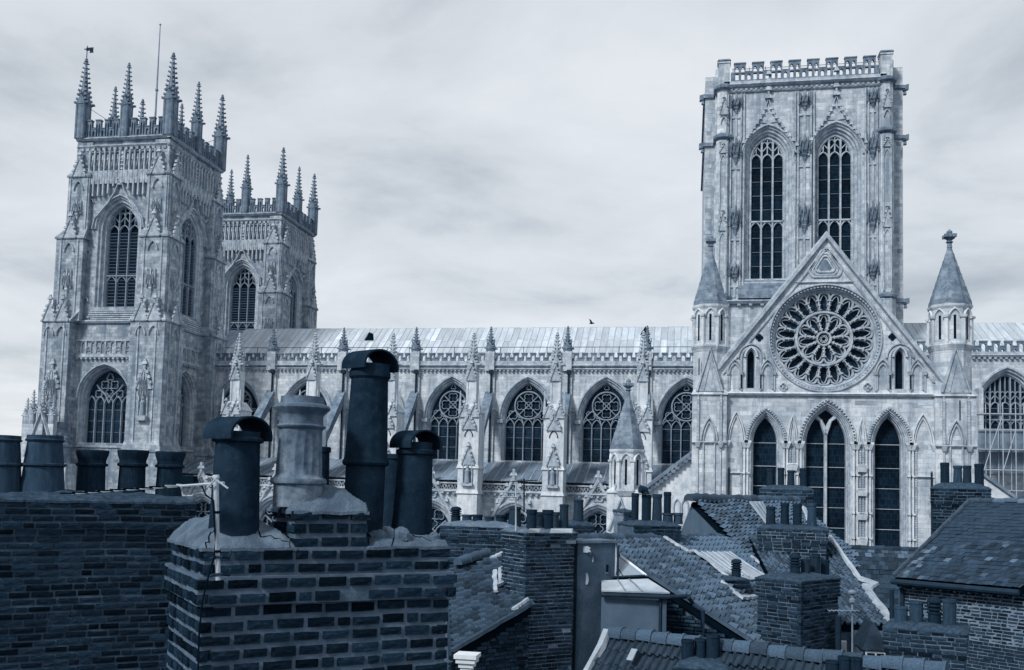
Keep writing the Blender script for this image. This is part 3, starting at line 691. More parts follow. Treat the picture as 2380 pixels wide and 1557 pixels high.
# outer buttresses with pinnacles and flying buttresses
bz = lambda y: xz(1084, y, YB)[1]
for i, x in enumerate(BX[1:]):
    zt1, zt2 = bz(953), bz(862); b = MB()
    b.box(x - 1.0, x + 1.0, YB, YB + 2.6, 0, zt1); b.frust(x - 1.1, x + 1.1, YB - .1, YB + 2.7, zt1 - .2, zt1 + .7, .5)
    b.box(x - .52, x + .52, YB + .6, YB + 1.64, zt1, zt2)
    for zq in (bz(1083), bz(1142)): b.frust(x - 1.14, x + 1.14, YB - .14, YB + 2.7, zq - .2, zq + .15, .12)
    for q in (-1, 1): b.box(x + q * .42 - .09, x + q * .42 + .09, YB + .54, YB + 1.7, zt1 + .5, zt2 - .2)
    bo = part('buttress', b, 'pale', nv)
    g_ = MB(south(YB))
    for q in (-.52, .52): gablet(g_, x + q, 0, zt1 - .7, .95, 1.2)
    gablet(g_, x, 0, zt1 - 1.9, 1.3, 1.3); g3 = MB(south(YB)); gablet(g3, x, .6, zt2 - .9, 1.0, 1.5); part('shaft_gablet', g3, 'trim', bo)
    for q in (-1, 1):
        g3 = MB(south(YB)); g3.frust(x + q * .95 - .14, x + q * .95 + .14, -.14, .14, zt1 - .4, zt1 + 1.9, .1); part('corner_spirelet', g3, 'trim', bo)
        g_.strip(arch(x - .4, x + .4, zt1 - 2.6, zt1 - 1.9, 4), .1, -.1, .02)
    part('buttress_gables', g_, 'trim', bo); g_ = MB(south(YB))
    za, zb = bz(1074), bz(1122)
    g_.strip(opening(x - .45, x + .45, zb, za - .6, za + .1, 5), .14, -.16, .04); gablet(g_, x, -.02, za - .25, 1.15, 1.6); g_.box(x - .55, x + .55, -.32, .02, zb - .3, zb)
    part('niche', g_, 'trim', bo)
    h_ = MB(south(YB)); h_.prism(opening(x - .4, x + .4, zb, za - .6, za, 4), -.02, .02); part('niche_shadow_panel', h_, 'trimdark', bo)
    s_ = MB(); s_.lathe((x, YB - .16, zb), [(.28, 0), (.25, .45), (.19, .9), (.25, 1.2), (.12, 1.36), (.08, 1.42), (.14, 1.53), (.12, 1.66), (.03, 1.73)], 8); part('statue', s_, 'tracery', bo, smooth=True)
    pinnacle(bo, x, YB + 1.12, zt2, 1.0, .7, bz(762) - zt2 - 1.1, 'trim', 8)
    b = MB()    # flying buttress: straight raking strut with an arched underside
    ya, yb = YB + 2.5, YC + .02; zA, zB = nz(1058) - .3, nz(912)
    n = 8; lo_, hi = [], []
    for k in range(n + 1):
        t = k / n; y = ya + (yb - ya) * t; z = zA + (zB - zA) * t
        hi.append((y, z + .15)); lo_.append((y, z - .75 - .9 * (1 - sin(pi * (t * .5 + .5)) if t > 0 else 1.0) * .6 - .35 * (1 - t) ** 2))
    lp = [[(xx, y, z) for y, z in hi + lo_[::-1]] for xx in (x - .36, x + .36)]; b.loops(lp)
    b.loops([[(xx, y, z + .02) for y, z in hi] + [(xx, y, z + .2) for y, z in hi[::-1]] for xx in (x - .46, x + .46)])
    part('flying_buttress', b, 'trimdark', nv)
# main lead roof in sheets with rolls
YR, zr, ze, ye = YC + 8.6, None, zpar - .1, YC + .7
zr = xz(1141, 763.5, YR)[1]
b = MB(); b.loops([[(x, ye, ze), (x, YR, zr), (x, YR * 2 - ye, ze)] for x in (NX0 - 2, NX1 + 2)]); rf = part('roof', b, 'leadd', nv)
sm = MB(); sm.box(0, 1, 0, 1, 0, 1); sheet = sm.mesh('lead_sheet', 'lead')
def lead_roof(parent, x0, x1, ya, za, yb, zb, wd, rows, me, nm='lead_sheet', maxn=300):
    n = int((x1 - x0) / wd); up = Vector((0, yb - ya, zb - za)); ln = up.length; up.normalize(); nn = Vector((0, -up.z, up.y)); cnt = 0
    for i in range(n):
        for j in range(rows):
            jit = ((i * 7) % 5) * .045 - .09
            t0 = (j + (jit if j else 0)) / rows; t1 = (j + 1 + (jit if j < rows - 1 else 0)) / rows
            p = Vector((x0 + wd * i + .03, ya, za)) + up * ln * t0 + nn * (.02 + .012 * ((i + j) % 2))
            mw = Matrix(((wd - .06, 0, 0, p.x), (0, up.y * ln * (t1 - t0 - .004), nn.y * .04, p.y), (0, up.z * ln * (t1 - t0 - .004), nn.z * .04, p.z), (0, 0, 0, 1)))
            instm(nm, me, parent, mw); cnt += 1
    r = MB()
    for i in range(n + 1):
        x = x0 + wd * i; r.loops([[(x + dx, p[1] + nn.y * h, p[2] + nn.z * h) for dx, h in ((-.05, 0), (-.035, .1), (.035, .1), (.05, 0))] for p in ((0, ya, za), (0, yb, zb))])
    part('roof_roll', r, 'lead2', parent, kind='stuff')
lead_roof(rf, NX0, NX1 + 1.5, ye, ze, YR - .05, zr, .74, 3, sheet)
b = MB(); b.tube([(NX0, YR, zr + .05), (NX1 + 2, YR, zr + .05)], .09, 6)
for k in range(36):
    x = NX0 + 1.2 + k * 1.52; b.frust(x - .2, x + .2, YR - .9, YR - .3, zr - .85, zr - .4, .17, .1)
part('ridge_roll', b, 'lead', rf)
up_ = Vector((0, YR - ye, zr - ze)).normalized(); nrf = Vector((0, -up_.z, up_.y))
for px, py, wd in ((859, 791, .62), (1500, 778, .62)):
    r_ = ray(px, py); p0 = CAM + r_ * ((Vector((0, ye, ze)) - CAM).dot(nrf) / r_.dot(nrf)); b = MB()
    b.loops([[(p0.x - wd, p0.y - .25, p0.z - .1), (p0.x + wd, p0.y - .25, p0.z - .1), (p0.x, p0.y - .25, p0.z + .95)], [(p0.x - .2, p0.y + 1.2, p0.z + .6), (p0.x + .2, p0.y + 1.2, p0.z + .6), (p0.x, p0.y + 1.2, p0.z + 1.0)]]); part('roof_vent', b, 'shade', rf)
b = MB()                                   # safety rail along the gutter
yq = YC + 1.3; zq = nz(807, yq)
b.tube([(NX0, yq, zq), (NX1, yq, zq)], .035, 5)
x = NX0
while x < NX1: b.tube([(x, yq, zpar), (x, yq, zq + .05)], .035, 5); x += 2.6
part('safety_rail', b, 'iron', nv)
# south aisle: lean-to lead roof, pierced parapet, gabled windows
az = lambda y: xz(1141, y, YA)[1]
za_t, za_b = nz(1074), az(1118)
b = MB(); b.quad((NX0, YA + .4, za_b), (NX1, YA + .4, za_b), (NX1, YC, za_t), (NX0, YC, za_t)); ar = part('aisle_roof', b, 'leadd', nv)
sm = MB(); sm.box(0, 1, 0, 1, 0, 1); sheet2 = sm.mesh('lead_sheet', 'leadd')
lead_roof(ar, NX0, NX1, YA + .4, za_b, YC - .05, za_t, .92, 2, sheet2)
holes = []; aw = []
for k in range(0, 6):
    xm = -4.35 - 8.42 * (k + .5); w_ = (xm - 2.4, xm + 2.4, az(1420), az(1235), az(1168)); aw.append(w_)
b = MB(south(YA)); b.plate([(NX0, 0), (NX1, 0), (NX1, az(1141)), (NX0, az(1141))], [opening(*w_) for w_ in aw], 0, .8); part('aisle_wall', b, 'stone', nv)
for w_ in aw:
    window(nv, south(YA), w_, [(0, -.1), (.2, 0), (.25, .3), (.5, .35), (.55, .6)], 'curv', 3, .15, 'glass', hood=.3, om='trim')
    g_ = MB(south(YA)); xm = (w_[0] + w_[1]) / 2
    zt_ = az(1112); g_.strip([(xm - 3.3, w_[3] - .6), (xm, zt_), (xm + 3.3, w_[3] - .6)], .42, -.3, .02); g_.box(xm - .12, xm + .12, -.35, .05, zt_ - .2, zt_ + 1.0); g_.frust(xm - .4, xm + .4, -.4, .05, zt_ + .35, zt_ + .65, .15)
    for q in range(1, 7):
        for s in (-1, 1):
            t = q / 7; u = xm + s * 3.3 * (1 - t); z = w_[3] - .6 + (zt_ - w_[3] + .6) * t; g_.frust(u + s * .2 - .17, u + s * .2 + .17, -.36, 0, z + .1, z + .45, .08)
    g_.strip(foil(xm, w_[4] + .75, .5, 3, pi / 2), .12, -.15, .02, closed=True)
    part('gable', g_, 'trim', nv)
b = MB(south(YA)); z0, z1 = az(1141), az(1124); string(b, NX0, NX1, 0, z0 - .1, .3, .35); corbels(b, NX0, NX1, 0, z0 - .25, .2, .6); b.box(NX0, NX1, -.15, .15, z0 + .02, z0 + .12); b.box(NX0, NX1, -.2, .18, z1 - .08, z1 + .06)
n = int((NX1 - NX0) / .62); s = (NX1 - NX0) / n
for k in range(n):
    u = NX0 + s * k; zm_ = (z0 + z1) / 2
    b.strip([(u, zm_), (u + s * .25, z1 - .1), (u + s * .5, zm_), (u + s * .25, z0 + .1)], .09, -.1, .08, closed=True); b.strip([(u + s * .5, z1 - .1), (u + s * .75, z0 + .15), (u + s, z1 - .1)], .09, -.1, .08)
part('aisle_parapet', b, 'trim', nv)
# ================================================================== central tower
YK = 99.4
ct = thing('central_tower', 'great square stone crossing tower with two tall dark windows and pierced battlements', 'tower', (11.5, 110, 0))
def cz(y): return xz(1870, y, YK)[1]
kx = lambda px, y=450: xz(px, y, YK)[0]
X0, X1 = kx(1680), kx(2060); xo0, xo1 = kx(1637), kx(2107); D = 18.5
zstr = cz(192)
zcren, zmer = cz(162), cz(142)
wl = []
for a, c in ((1745, 1824), (1902, 1984)):
    u0, u1 = kx(a), kx(c); wl.append((u0 - .85, u1 + .85, cz(646), cz(362), cz(290)))
b = MB(south(YK)); b.plate([(X0, 0), (X1, 0), (X1, zstr), (X0, zstr)], [opening(*w_) for w_ in wl], 0, 1.0)
k = MB(); k.box(X0 + .2, X1 - .2, YK + 1.2, YK + D, 0, zstr - .3)
k.v = [v for v in k.v]; o_ = len(b.v); b.v += k.v; b.f += [tuple(i + o_ for i in f) for f in k.f]
part('wall', b, 'stone3', ct)
for w_ in wl:
    h1 = cz(508); o = window(ct, south(YK), w_, [(0, 0), (.12, .03), (.18, .22), (.38, .26), (.44, .48), (.62, .52), (.68, .75), (.85, .8)], 'perp', 3, .22, 'glass2', transoms=(h1,), om='trim', tm='trim',
           bars=[w_[2] + 1.5 * q for q in range(1, 13)], hood=.3)
    g_ = MB(south(YK)); c0 = (w_[0] + w_[1]) / 2; zA = w_[4]
    g_.strip([(w_[0] - .25, w_[3] + .3), (w_[0] + .25, w_[3] + 1.7), (c0 - 1.2, zA + .3), (c0 - .5, zA + 1.3), (c0, zA + 2.9), (c0 + .5, zA + 1.3), (c0 + 1.2, zA + .3), (w_[1] - .25, w_[3] + 1.7), (w_[1] + .25, w_[3] + .3)], .2, -.28, .02)
    g_.prism([(c0 - 1.0, zA + .45), (c0, zA + .3), (c0 + 1.0, zA + .45), (c0 + .45, zA + 1.2), (c0, zA + 2.5), (c0 - .45, zA + 1.2)], -.12, .02)
    for q in range(9):
        for s in (-1, 1):
            t = q / 9; u = c0 + s * (w_[1] - c0 + .2) * (1 - t) ** 1.25; z = w_[3] + 1.0 + (zA + 2.2 - w_[3] - 1.0) * t; g_.frust(u + s * .12 - .17, u + s * .12 + .17, -.34, -.02, z, z + .4, .08)
    g_.box(c0 - .1, c0 + .1, -.28, .02, zA + 2.7, cz(206))
    for q in range(4): g_.frust(c0 - .36 + q * .03, c0 + .36 - q * .03, -.4, .02, zA + 2.9 + q * .85, zA + 3.35 + q * .85, .15)
    part('ogee_hood', g_, 'trim', o)
    s_ = MB(south(YK))                        # sloped courses under the sill
    for j in range(5):
        zq = cz(694) + (cz(650) - cz(694)) * j / 5; s_.loops([[(u, .02, zq), (u, -.62 + j * .12, zq), (u, -.52 + j * .12, zq + (cz(650) - cz(694)) / 5), (u, .02, zq + (cz(650) - cz(694)) / 5)] for u in (w_[0] - .35, w_[1] + .35)])
    part('sill_courses', s_, 'cone', o)
# vertical mouldings, strings, niche canopies
m_ = MB(south(YK)); dk = MB(south(YK))
for a, c in ((1697, 1721), (1854, 1884), (2018, 2038)):
    u0, u1 = kx(a), kx(c)
    for u in (u0, u1, u0 - .3, u1 + .3): m_.box(u - .07, u + .07, -.2, .02, cz(690), cz(212))
    um = (u0 + u1) / 2
    for ya, yb in ((212, 258), (312, 378), (472, 545), (605, 655)):
        m_.box(u0, u1, -.12, .02, cz(yb) - .5, cz(yb) - .3); canopy(dk, um, -.1, cz(yb), cz(ya), 1.15)
    m_.box(um - .12, um + .12, -.1, .02, cz(690), cz(212))
string(m_, X0, X1, 0, zstr, .4, .5); string(m_, X0, X1, 0, cz(206), .25, .25); string(m_, X0, X1, 0, cz(700), .5, .6); corbels(m_, X0, X1, 0, cz(201), .2, .5)
m_.box(X0, X1, -.3, .4, zstr + .1, zstr + .4); corbels(m_, X0, X1, -.05, cz(704), .3, 1.1)
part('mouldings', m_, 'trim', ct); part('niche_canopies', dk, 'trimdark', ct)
# corner piers: an octagonal shaft in front and stepped buttresses set back beside it
for s, xs_, xo in ((-1, X0, xo0), (1, X1, xo1)):
    zt = cz(136)
    b = MB(); b.lathe((xs_, YK + .3, 0), [(.95, 0), (.95, cz(700)), (.8, cz(690)), (.8, cz(322)), (.72, cz(312)), (.72, cz(205)), (.9, cz(199)), (.5, cz(190))], 8, pi / 8); b.box(xs_ - .58, xs_ + .58, YK - .3, YK + .9, cz(199), zt - .15); b.frust(xs_ - .66, xs_ + .66, YK - .38, YK + .98, zt - .15, zt + .1, .06)
    xa, xb = min(xs_, xo), max(xs_, xo); mid = xs_ + (xo - xs_) * .45
    b.box(min(xs_, mid), max(xs_, mid), YK + .8, YK + D - 1, 0, zt - .3)
    b.box(xa, xb, YK + 1.6, YK + D - 2, 0, zt - .75)
    bo = part('corner_pier', b, 'stone3', ct); b = MB(); b.frust(xs_ - .7, xs_ + .7, YK - .42, YK + 1.02, zt + .1, zt + .3, .12); part('coping', b, 'trimdark', bo)
    for zq in (cz(202), cz(318), cz(697)):
        t_ = MB()
        t_.lathe((xs_, YK + .3, zq), [(.95, 0), (1.12, .15), (1.12, .4), (.8, .65)], 8, pi / 8)
        t_.frust(min(xs_, mid) - .18, max(xs_, mid) + .18, YK + .6, YK + 3, zq, zq + .4, .15); t_.frust(xa - .22, xb + .22, YK + 1.38, YK + D - 1.8, zq - .05, zq + .38, .15)
        gg_ = MB(); e = xo + s * .1; g0, g1 = sorted((e - s * .1, e + s * .5)); gg_.loops([[(g0, YK + 1.5, zq - .25), (g1, YK + 1.6, zq - .1), (g1, YK + 1.95, zq - .1), (g0, YK + 2.1, zq - .25)], [(g0, YK + 1.5, zq + .3), (g1, YK + 1.55, zq + .45), (g1, YK + 2.0, zq + .45), (g0, YK + 2.1, zq + .3)]])
        gg_.frust(min(e, e + s * .3), max(e, e + s * .3), YK + 1.6, YK + 2.0, zq - .6, zq - .2, .06)
        part('gargoyle', gg_, 'trimdark', bo); part('string_course', t_, 'trimdark', bo)
    g_ = MB(south(YK - .42)); 
    for ya, yb in ((215, 262), (330, 352), (478, 535)): gablet(g_, xs_, 0, cz(yb), .8, (cz(ya) - cz(yb)) * .75); g_.strip(arch(xs_ - .3, xs_ + .3, cz(yb) - .9, cz(yb) - .2, 3), .1, -.12, .02)
    for q in (-.36, .36): g_.box(xs_ + q - .06, xs_ + q + .06, -.12, .1, cz(680), cz(325))
    part('shaft_panels', g_, 'trim', bo)
for xf, u0, u1, n in ((south(YK), X0 + .7, X1 - .7, 8), (south(YK + D - .6), X0 + .4, X1 - .4, 8), (west(X0 + .1), YK + 1, YK + D - 1, 8), (east(X1 - .1), YK + 1, YK + D - 1, 8)):
    b = MB(xf); merlons(b, u0, u1, zstr + .4, zcren, zmer, -.2, .15, n, .64, 2)
    b.box(u0, u1, -.22, .18, zstr + .4, zstr + .55); b.box(u0, u1, -.22, .18, zcren - .12, zcren + .02)
    part('parapet', b, 'trimdark', ct)
b = MB()
for k in range(10): b.tube([(X0 + 1 + k * 1.7, YK + 2, zmer - .4), (X0 + 1 + k * 1.7, YK + 2, zmer + .55)], .03, 4)
b.tube([(X0 + 1, YK + 2, zmer + .4), (X0 + 16.3, YK + 2, zmer + .4)], .03, 4); part('roof_railing', b, 'iron', ct)
b = MB(); b.box(X0 + .3, X1 - .3, YK + .3, YK + D - .3, zstr - .3, zstr + .2); part('tower_roof', b, 'leadd', ct)
# single darker replacement blocks that stand out of the ashlar
pm = MB(); pm.box(-.5, .5, -.5, .5, -.5, .5); patch = pm.mesh('stone_block', 'patch')
def blocks(parent, xf, u0, u1, z0, z1, n, avoid=(), row=.4):
    r = random.Random(int(u0 * 13 + n)); q = 0; tries = 0
    while q < n and tries < n * 20:
        tries += 1
        z = z0 + row * int((z1 - z0) / row * r.random()) + row / 2; u = u0 + (u1 - u0) * r.random(); wd = r.choice((.5, .7, .9, 1.1))
        if u - wd / 2 < u0 or u + wd / 2 > u1 or any(a - .1 < u + wd / 2 and u - wd / 2 < c + .1 and e < z + row and z - row < f for a, c, e, f in avoid): continue
        inst('stone_block', patch, parent, xf(u, -.004, z), None, (wd - .02, .03, row - .02)); q += 1
av = [(w_[0] - .8, w_[1] + .8, w_[2] - 2.5, w_[4] + 3.5) for w_ in wl] + [(kx(a) - .5, kx(c) + .5, 0, 99) for a, c in ((1697, 1721), (1854, 1884), (2018, 2038))]
blocks(ct, south(YK), X0 + .9, X1 - .9, cz(690), cz(215), 70, av)
blocks(ct, south(YK + 1.6), kx(2075), xo1 - .05, cz(690), cz(215), 55, [])
blocks(ct, south(YK + 1.6), xo0 + .05, kx(1655), cz(690), cz(215), 30, [])

# ================================================================== south transept
YS = 74.0
tr = thing('south_transept', 'gabled stone transept front with large rose window and three tall lancets', 'church transept', (10, 76, 0))
q = lambda px, py: xz(px, py, YS)
ux = lambda px, y=900: q(px, y)[0]
vz = lambda y, px=1920: q(px, y)[1]
rc = q(1917, 785); RO = (ux(2051, 785) - ux(1783, 785)) / 2; RG = RO * .862
ga = q(1921, 552); gl = q(1668, 860); gr = q(2184, 880)
zst = vz(916)
TX0, TX1 = ux(1618), ux(2245)
lanc = []      # lower lancets: centre px, half widths of opening
for a, c, ap in ((1752, 1806, 970), (1876, 1968, 950), (2037, 2097, 967)):
    u0, u1 = ux(a, 1100), ux(c, 1100); lanc.append((u0 - .3, u1 + .3, vz(1275), vz(1030), vz(ap) + .3))
gw = []
for a, c in ((1738, 1753), (2083, 2100)):
    u0, u1 = ux(a, 860), ux(c, 860); gw.append((u0 - .12, u1 + .12, vz(903), vz(830), vz(810)))
outer = [(TX0, 0), (TX1, 0), (TX1, zst), (gr[0], zst), gr, ga, gl, (gl[0], zst), (TX0, zst)]
b = MB(south(YS)); b.plate(outer, [circ(rc[0], rc[1], RO, 48)] + [opening(*w_) for w_ in lanc + gw], 0, 1.1)
k = MB(); k.box(TX0 + .1, TX0 + .9, YS + 1.15, 99, 0, zst); k.box(TX1 - .9, TX1 - .1, YS + 1.15, 99, 0, zst); o_ = len(b.v); b.v += k.v; b.f += [tuple(i + o_ for i in f) for f in k.f]
part('wall', b, 'stone', tr)
b = MB(); b.loops([[(gl[0] + .3, y, gl[1] - .2), (ga[0], y, ga[1] - .35), (gr[0] - .3, y, gr[1] - .2)] for y in (YS + 1.2, YK + 1)]); part('roof', b, 'leadd', tr)
# rose window
ro = MB(south(YS)); ring = []
for f_, d in ((1, 0), (.985, -.15), (.965, -.15), (.955, .05), (.935, .02), (.925, .2), (.9, .16), (.885, .42), (.865, .45), (.862, .75)): ring.append([(u, d, z) for u, z in circ(rc[0], rc[1], RO * f_, 64)])
ro.loops(ring, cap=False)
rose = part('rose_window', ro, 'trim', tr, label='round rose window of pale stone petals')
dt = MB(south(YS))
for k in range(96):
    a = 2 * pi * k / 96; u, z = rc[0] + RO * .94 * cos(a), rc[1] + RO * .94 * sin(a); dt.frust(u - .07, u + .07, -.06, .08, z - .07, z + .07, .03)
part('dogtooth_ring', dt, 'trim', rose)
def rosepart(build, n, ph, nm, m):
    bb = MB(); build(bb); me = bb.mesh(nm, m)
    for k in range(n):
        inst(nm, me, rose, (rc[0], YS, rc[1]), (0, -(ph + 2 * pi * k / n), 0))
def polar(r, t): return (r * sin(t), r * cos(t))
def petal(r0, r1, n, wd, cusp):
    hw_ = pi / n
    def f(bb):
        L = [polar(r0, -hw_), polar(r0 + (r1 - r0) * .62, -hw_ * .98)]
        for k in range(9):
            t = -1 + 2 * k / 8; L.append(polar(r0 + (r1 - r0) * (.70 + .30 * sqrt(max(0, 1 - t * t)) * (1 if abs(t) < .99 else 0)), hw_ * .98 * t))
        L += [polar(r0 + (r1 - r0) * .62, hw_ * .98), polar(r0, hw_)]
        bb.strip(L, wd, .42, .8)
        rr = r0 + (r1 - r0) * .68; s = (r1 - r0) * .5
        L2 = [polar(r0 + (r1 - r0) * .3, -hw_ * .72)] + [polar(r0 + (r1 - r0) * (.52 + .38 * cos(t * pi / 2)), hw_ * .70 * t) for t in (-1, -.6, -.2, 0, .2, .6, 1)] + [polar(r0 + (r1 - r0) * .3, hw_ * .72)]
        bb.strip(L2, wd * .5, .55, .78)
    return f
def glassbit(r0, r1, n):
    hw_ = pi / n * .97
    return lambda bb: bb.prism([polar(r0, -hw_), polar(r1, -hw_), polar(r1, 0), polar(r1, hw_), polar(r0, hw_)], .82, .86)
def column(r0, r1, wd):
    def f(bb):
        bb.strip([(0, r0), (0, r1)], wd, .34, .8); bb.strip([(-wd * 1.1, r1), (wd * 1.1, r1)], wd * 1.1, .3, .8); bb.strip([(-wd * .9, r0 + wd), (wd * .9, r0 + wd)], wd * .9, .32, .8); bb.strip([(-wd * .8, r1 - wd * 2.4), (wd * .8, r1 - wd * 2.4)], wd * .6, .33, .8)
    return f
NP = 22
rosepart(petal(RG * .575, RG * .985, NP, .19, 1), NP, 0, 'petal', 'trim')
rosepart(column(RG * .575, RG * .82, .15), NP, pi / NP, 'column', 'trim')
rosepart(glassbit(RG * .56, RG * 1.0, NP), NP, 0, 'pane', 'glass')
rosepart(petal(RG * .15, RG * .53, 11, .19, 1), 11, 0, 'petal', 'trim')
rosepart(column(RG * .17, RG * .38, .14), 11, pi / 11, 'column', 'trim')
rosepart(glassbit(RG * .13, RG * .56, 11), 11, 0, 'pane', 'glass')
hb = MB(south(YS)); hb.strip(circ(rc[0], rc[1], RG * .565, 44), .26, .32, .8, closed=True); hb.strip(circ(rc[0], rc[1], RG * .14, 20), .2, .34, .8, closed=True); hb.strip(foil(rc[0], rc[1], RG * .085, 6, 0, 4), .07, .5, .8, closed=True); hb.strip(circ(rc[0], rc[1], RG * 1.0, 48), .22, .5, .8, closed=True)
part('tracery_ring', hb, 'trim', rose)
# lancets with thin horizontal bars and separate panes
for i, w_ in enumerate(lanc):
    mb = MB(south(YS)); orders(mb, w_, [(0, 0), (.07, .02), (.09, .18), (.17, .2), (.2, .42), (.27, .44), (.3, .9)])
    for o1, wd, dd in ((.07, .12, -.12), (.2, .14, -.18), (.36, .14, -.24)):
        gw_ = grow(w_, o1); mb.strip(arch(gw_[0], gw_[1], gw_[3], gw_[4], 10), wd, dd, .02)
    for zq in [0.3 * t for t in range(0)]: pass
    o = part('lancet_window', mb, 'trim', tr)
    iw = grow(w_, -.3); cuts = [iw[2]] + [iw[2] + 1.52 * t for t in range(1, 9)]; lim = iw[3]
    cuts = [c for c in cuts if c < lim - .4] + [lim]; lights = [(iw[0], iw[1])] if i != 1 else [(iw[0], (iw[0] + iw[1]) / 2), ((iw[0] + iw[1]) / 2, iw[1])]
    for a, c in lights:
        for z0, z1 in zip(cuts, cuts[1:]): pane_box(o, south(YS), a, c, z0 + .02, z1 - .02, .93, 'glass2')
    h = MB(south(YS)); h.prism([(iw[0], lim)] + arch(iw[0], iw[1], lim + .01, iw[4], 8) + [(iw[1], lim)], .91, .95); part('pane', h, 'glass2', o)
    for z0 in cuts[1:]: pane_box(o, south(YS), iw[0], iw[1], z0 - .018, z0 + .018, .88, 'lead', 'saddle_bar', .04)
    if i == 1:
        xm = (iw[0] + iw[1]) / 2; t_ = MB(south(YS)); zh = vz(1010)
        t_.strip([(xm, iw[2]), (xm, zh)], .24, .5, .9); t_.strip(arch(iw[0], xm, zh, vz(965), 8)[8:], .22, .55, .9); t_.strip(arch(xm, iw[1], zh, vz(965), 8)[:9], .22, .55, .9)
        t_.strip([(xm, zh), (xm - .35, zh + 1.1), (xm - 1.0, vz(962))], .26, .5, .9); t_.strip([(xm, zh), (xm + .35, zh + 1.1), (xm + 1.0, vz(962))], .26, .5, .9)
        part('mullion', t_, 'trim', o)
# blind lancets, shafts with dogtooth, strings, gable ornament
bl = MB(south(YS)); zsp = vz(1030)
spans = [(w_[0] - .42, w_[1] + .42) for w_ in lanc]
bls = [(ux(1690, 1000), spans[0][0] + .05, vz(957)), (spans[0][1], spans[1][0], vz(966)), (spans[1][1], spans[2][0], vz(970)), (spans[2][1] - .05, ux(2170, 1000), vz(958))]
for a, c, zt in bls:
    for o1, dd in ((.03, -.24), (.17, -.14)): bl.strip(arch(a + o1, c - o1, zsp, zt - o1 * 2, 7), .12, dd, .02)
string(bl, TX0, TX1, 0, zst, .3, .35); string(bl, TX0, ux(1690), 0, vz(1033), .2, .2); string(bl, ux(2170), TX1, 0, vz(1033), .2, .2)
shx = sorted([s for sp in spans for s in sp] + [w_[0] - .18 for w_ in lanc] + [w_[1] + .18 for w_ in lanc] + [bls[0][0], bls[3][1]])
for u in shx:
    bl.box(u - .06, u + .06, -.16, .02, 0, zsp); bl.frust(u - .1, u + .1, -.22, .02, zsp - .45, zsp - .05, -.14); bl.box(u - .26, u + .26, -.34, .02, zsp - .05, zsp + .1)
    for yq in (1103, 1190, 1248): bl.box(u - .16, u + .16, -.24, .02, vz(yq) - .06, vz(yq) + .06)
for a, c in ((spans[0][1], spans[1][0]), (spans[1][1], spans[2][0])):
    for yq in (1080, 1135, 1190, 1248): string(bl, a, c, 0, vz(yq), .16, .2); bl.frust((a + c) / 2 - .3, (a + c) / 2 + .3, -.3, .02, vz(yq) - .5, vz(yq) - .08, -.1)
for a, c in ((bls[0][0], spans[0][0]), (spans[2][1], bls[3][1])):
    string(bl, a, c, 0, vz(1103), .16, .2)
part('blind_arcade', bl, 'pale', tr)
dt = MB(south(YS))
for sp in spans:
    for u in (sp[0] - .22, sp[1] + .22):
        for k in range(62):
            z = vz(1272) + (zsp - vz(1272)) * k / 62; dt.frust(u - .07, u + .07, -.12, .02, z, z + .1, .03)
for w_ in lanc:
    g2 = grow(w_, .28)
    for u, z in arch(g2[0], g2[1], g2[3], g2[4], 16): dt.frust(u - .07, u + .07, -.3, .02, z - .06, z + .06, .03)
part('dogtooth', dt, 'trim', tr, kind='stuff')
gb = MB(south(YS))
for w_ in gw:
    window(tr, south(YS), w_, [(0, 0), (.05, .1), (.08, .3)], 'none', 1, .06, 'glass2', hood=.18, sill=False, om='pale')
    c0 = (w_[0] + w_[1]) / 2; gb.strip(opening(c0 - .72, c0 + .72, vz(905), vz(832), vz(806), 7), .2, -.16, .02); gb.strip(arch(c0 - .95, c0 + .95, vz(832), vz(800), 7), .14, -.22, .02)
    for s in (-1, 1):
        c1 = c0 + s * 1.22; gb.strip(opening(c1 - .38, c1 + .38, vz(905), vz(866), vz(845), 5), .13, -.14, .02); gb.strip(arch(c1 - .52, c1 + .52, vz(866), vz(836), 5), .11, -.18, .02)
        for e in (-.5, .5): gb.frust(c1 + e - .09, c1 + e + .09, -.24, .02, vz(872), vz(864), -.06); gb.box(c1 + e - .05, c1 + e + .05, -.16, .02, vz(908), vz(872))
# gable coping with crockets, triangle light
gb.strip([(gl[0] - .35, gl[1] - .35), (ga[0], ga[1] + .15), (gr[0] + .35, gr[1] - .35)], .5, -.3, .6)
gb.strip([(gl[0] + .4, gl[1] - .3), (ga[0], ga[1] - .85), (gr[0] - .4, gr[1] - .3)], .18, -.12, .02)
tcx, tcz = q(1918, 618); 
def rtri(rr, n=6):
    L = []
    for k in range(3):
        a = pi / 2 + 2 * pi * k / 3
        for j in range(n): t = a - .62 + 1.24 * j / (n - 1); L.append((tcx + rr * .55 * cos(a) + rr * .45 * cos(t), tcz + rr * .55 * sin(a) + rr * .45 * sin(t)))
    return L
for rr, wd, dd in ((1.25, .2, -.12), (.98, .16, -.08), (.74, .14, -.12)): gb.strip(rtri(rr), wd, dd, .04, closed=True)
string(gb, ux(1850, 655), ux(1985, 655), 0, vz(656), .14, .16)
part('gable_ornament', gb, 'trim', tr)
b = MB(south(YS)); b.prism(rtri(.5), -.02, .05); part('triangle_light', b, 'trimdark', tr)
for px, py in ((1765, 785), (2074, 783)):
    u, z = q(px, py); b = MB(south(YS)); b.prism(foil(u, z, .3, 4), -.02, .05); b2 = part('quatrefoil', b, 'glass2', tr)
for px, py in ((1820, 899), (2016, 899)):
    u, z = q(px, py); b = MB(south(YS)); b.strip(foil(u, z, .28, 4), .1, -.14, .02, closed=True); b.lathe((u, -.1, z), [(.08, -.08), (.08, .08)], 6); part('rosette', b, 'trim', tr)
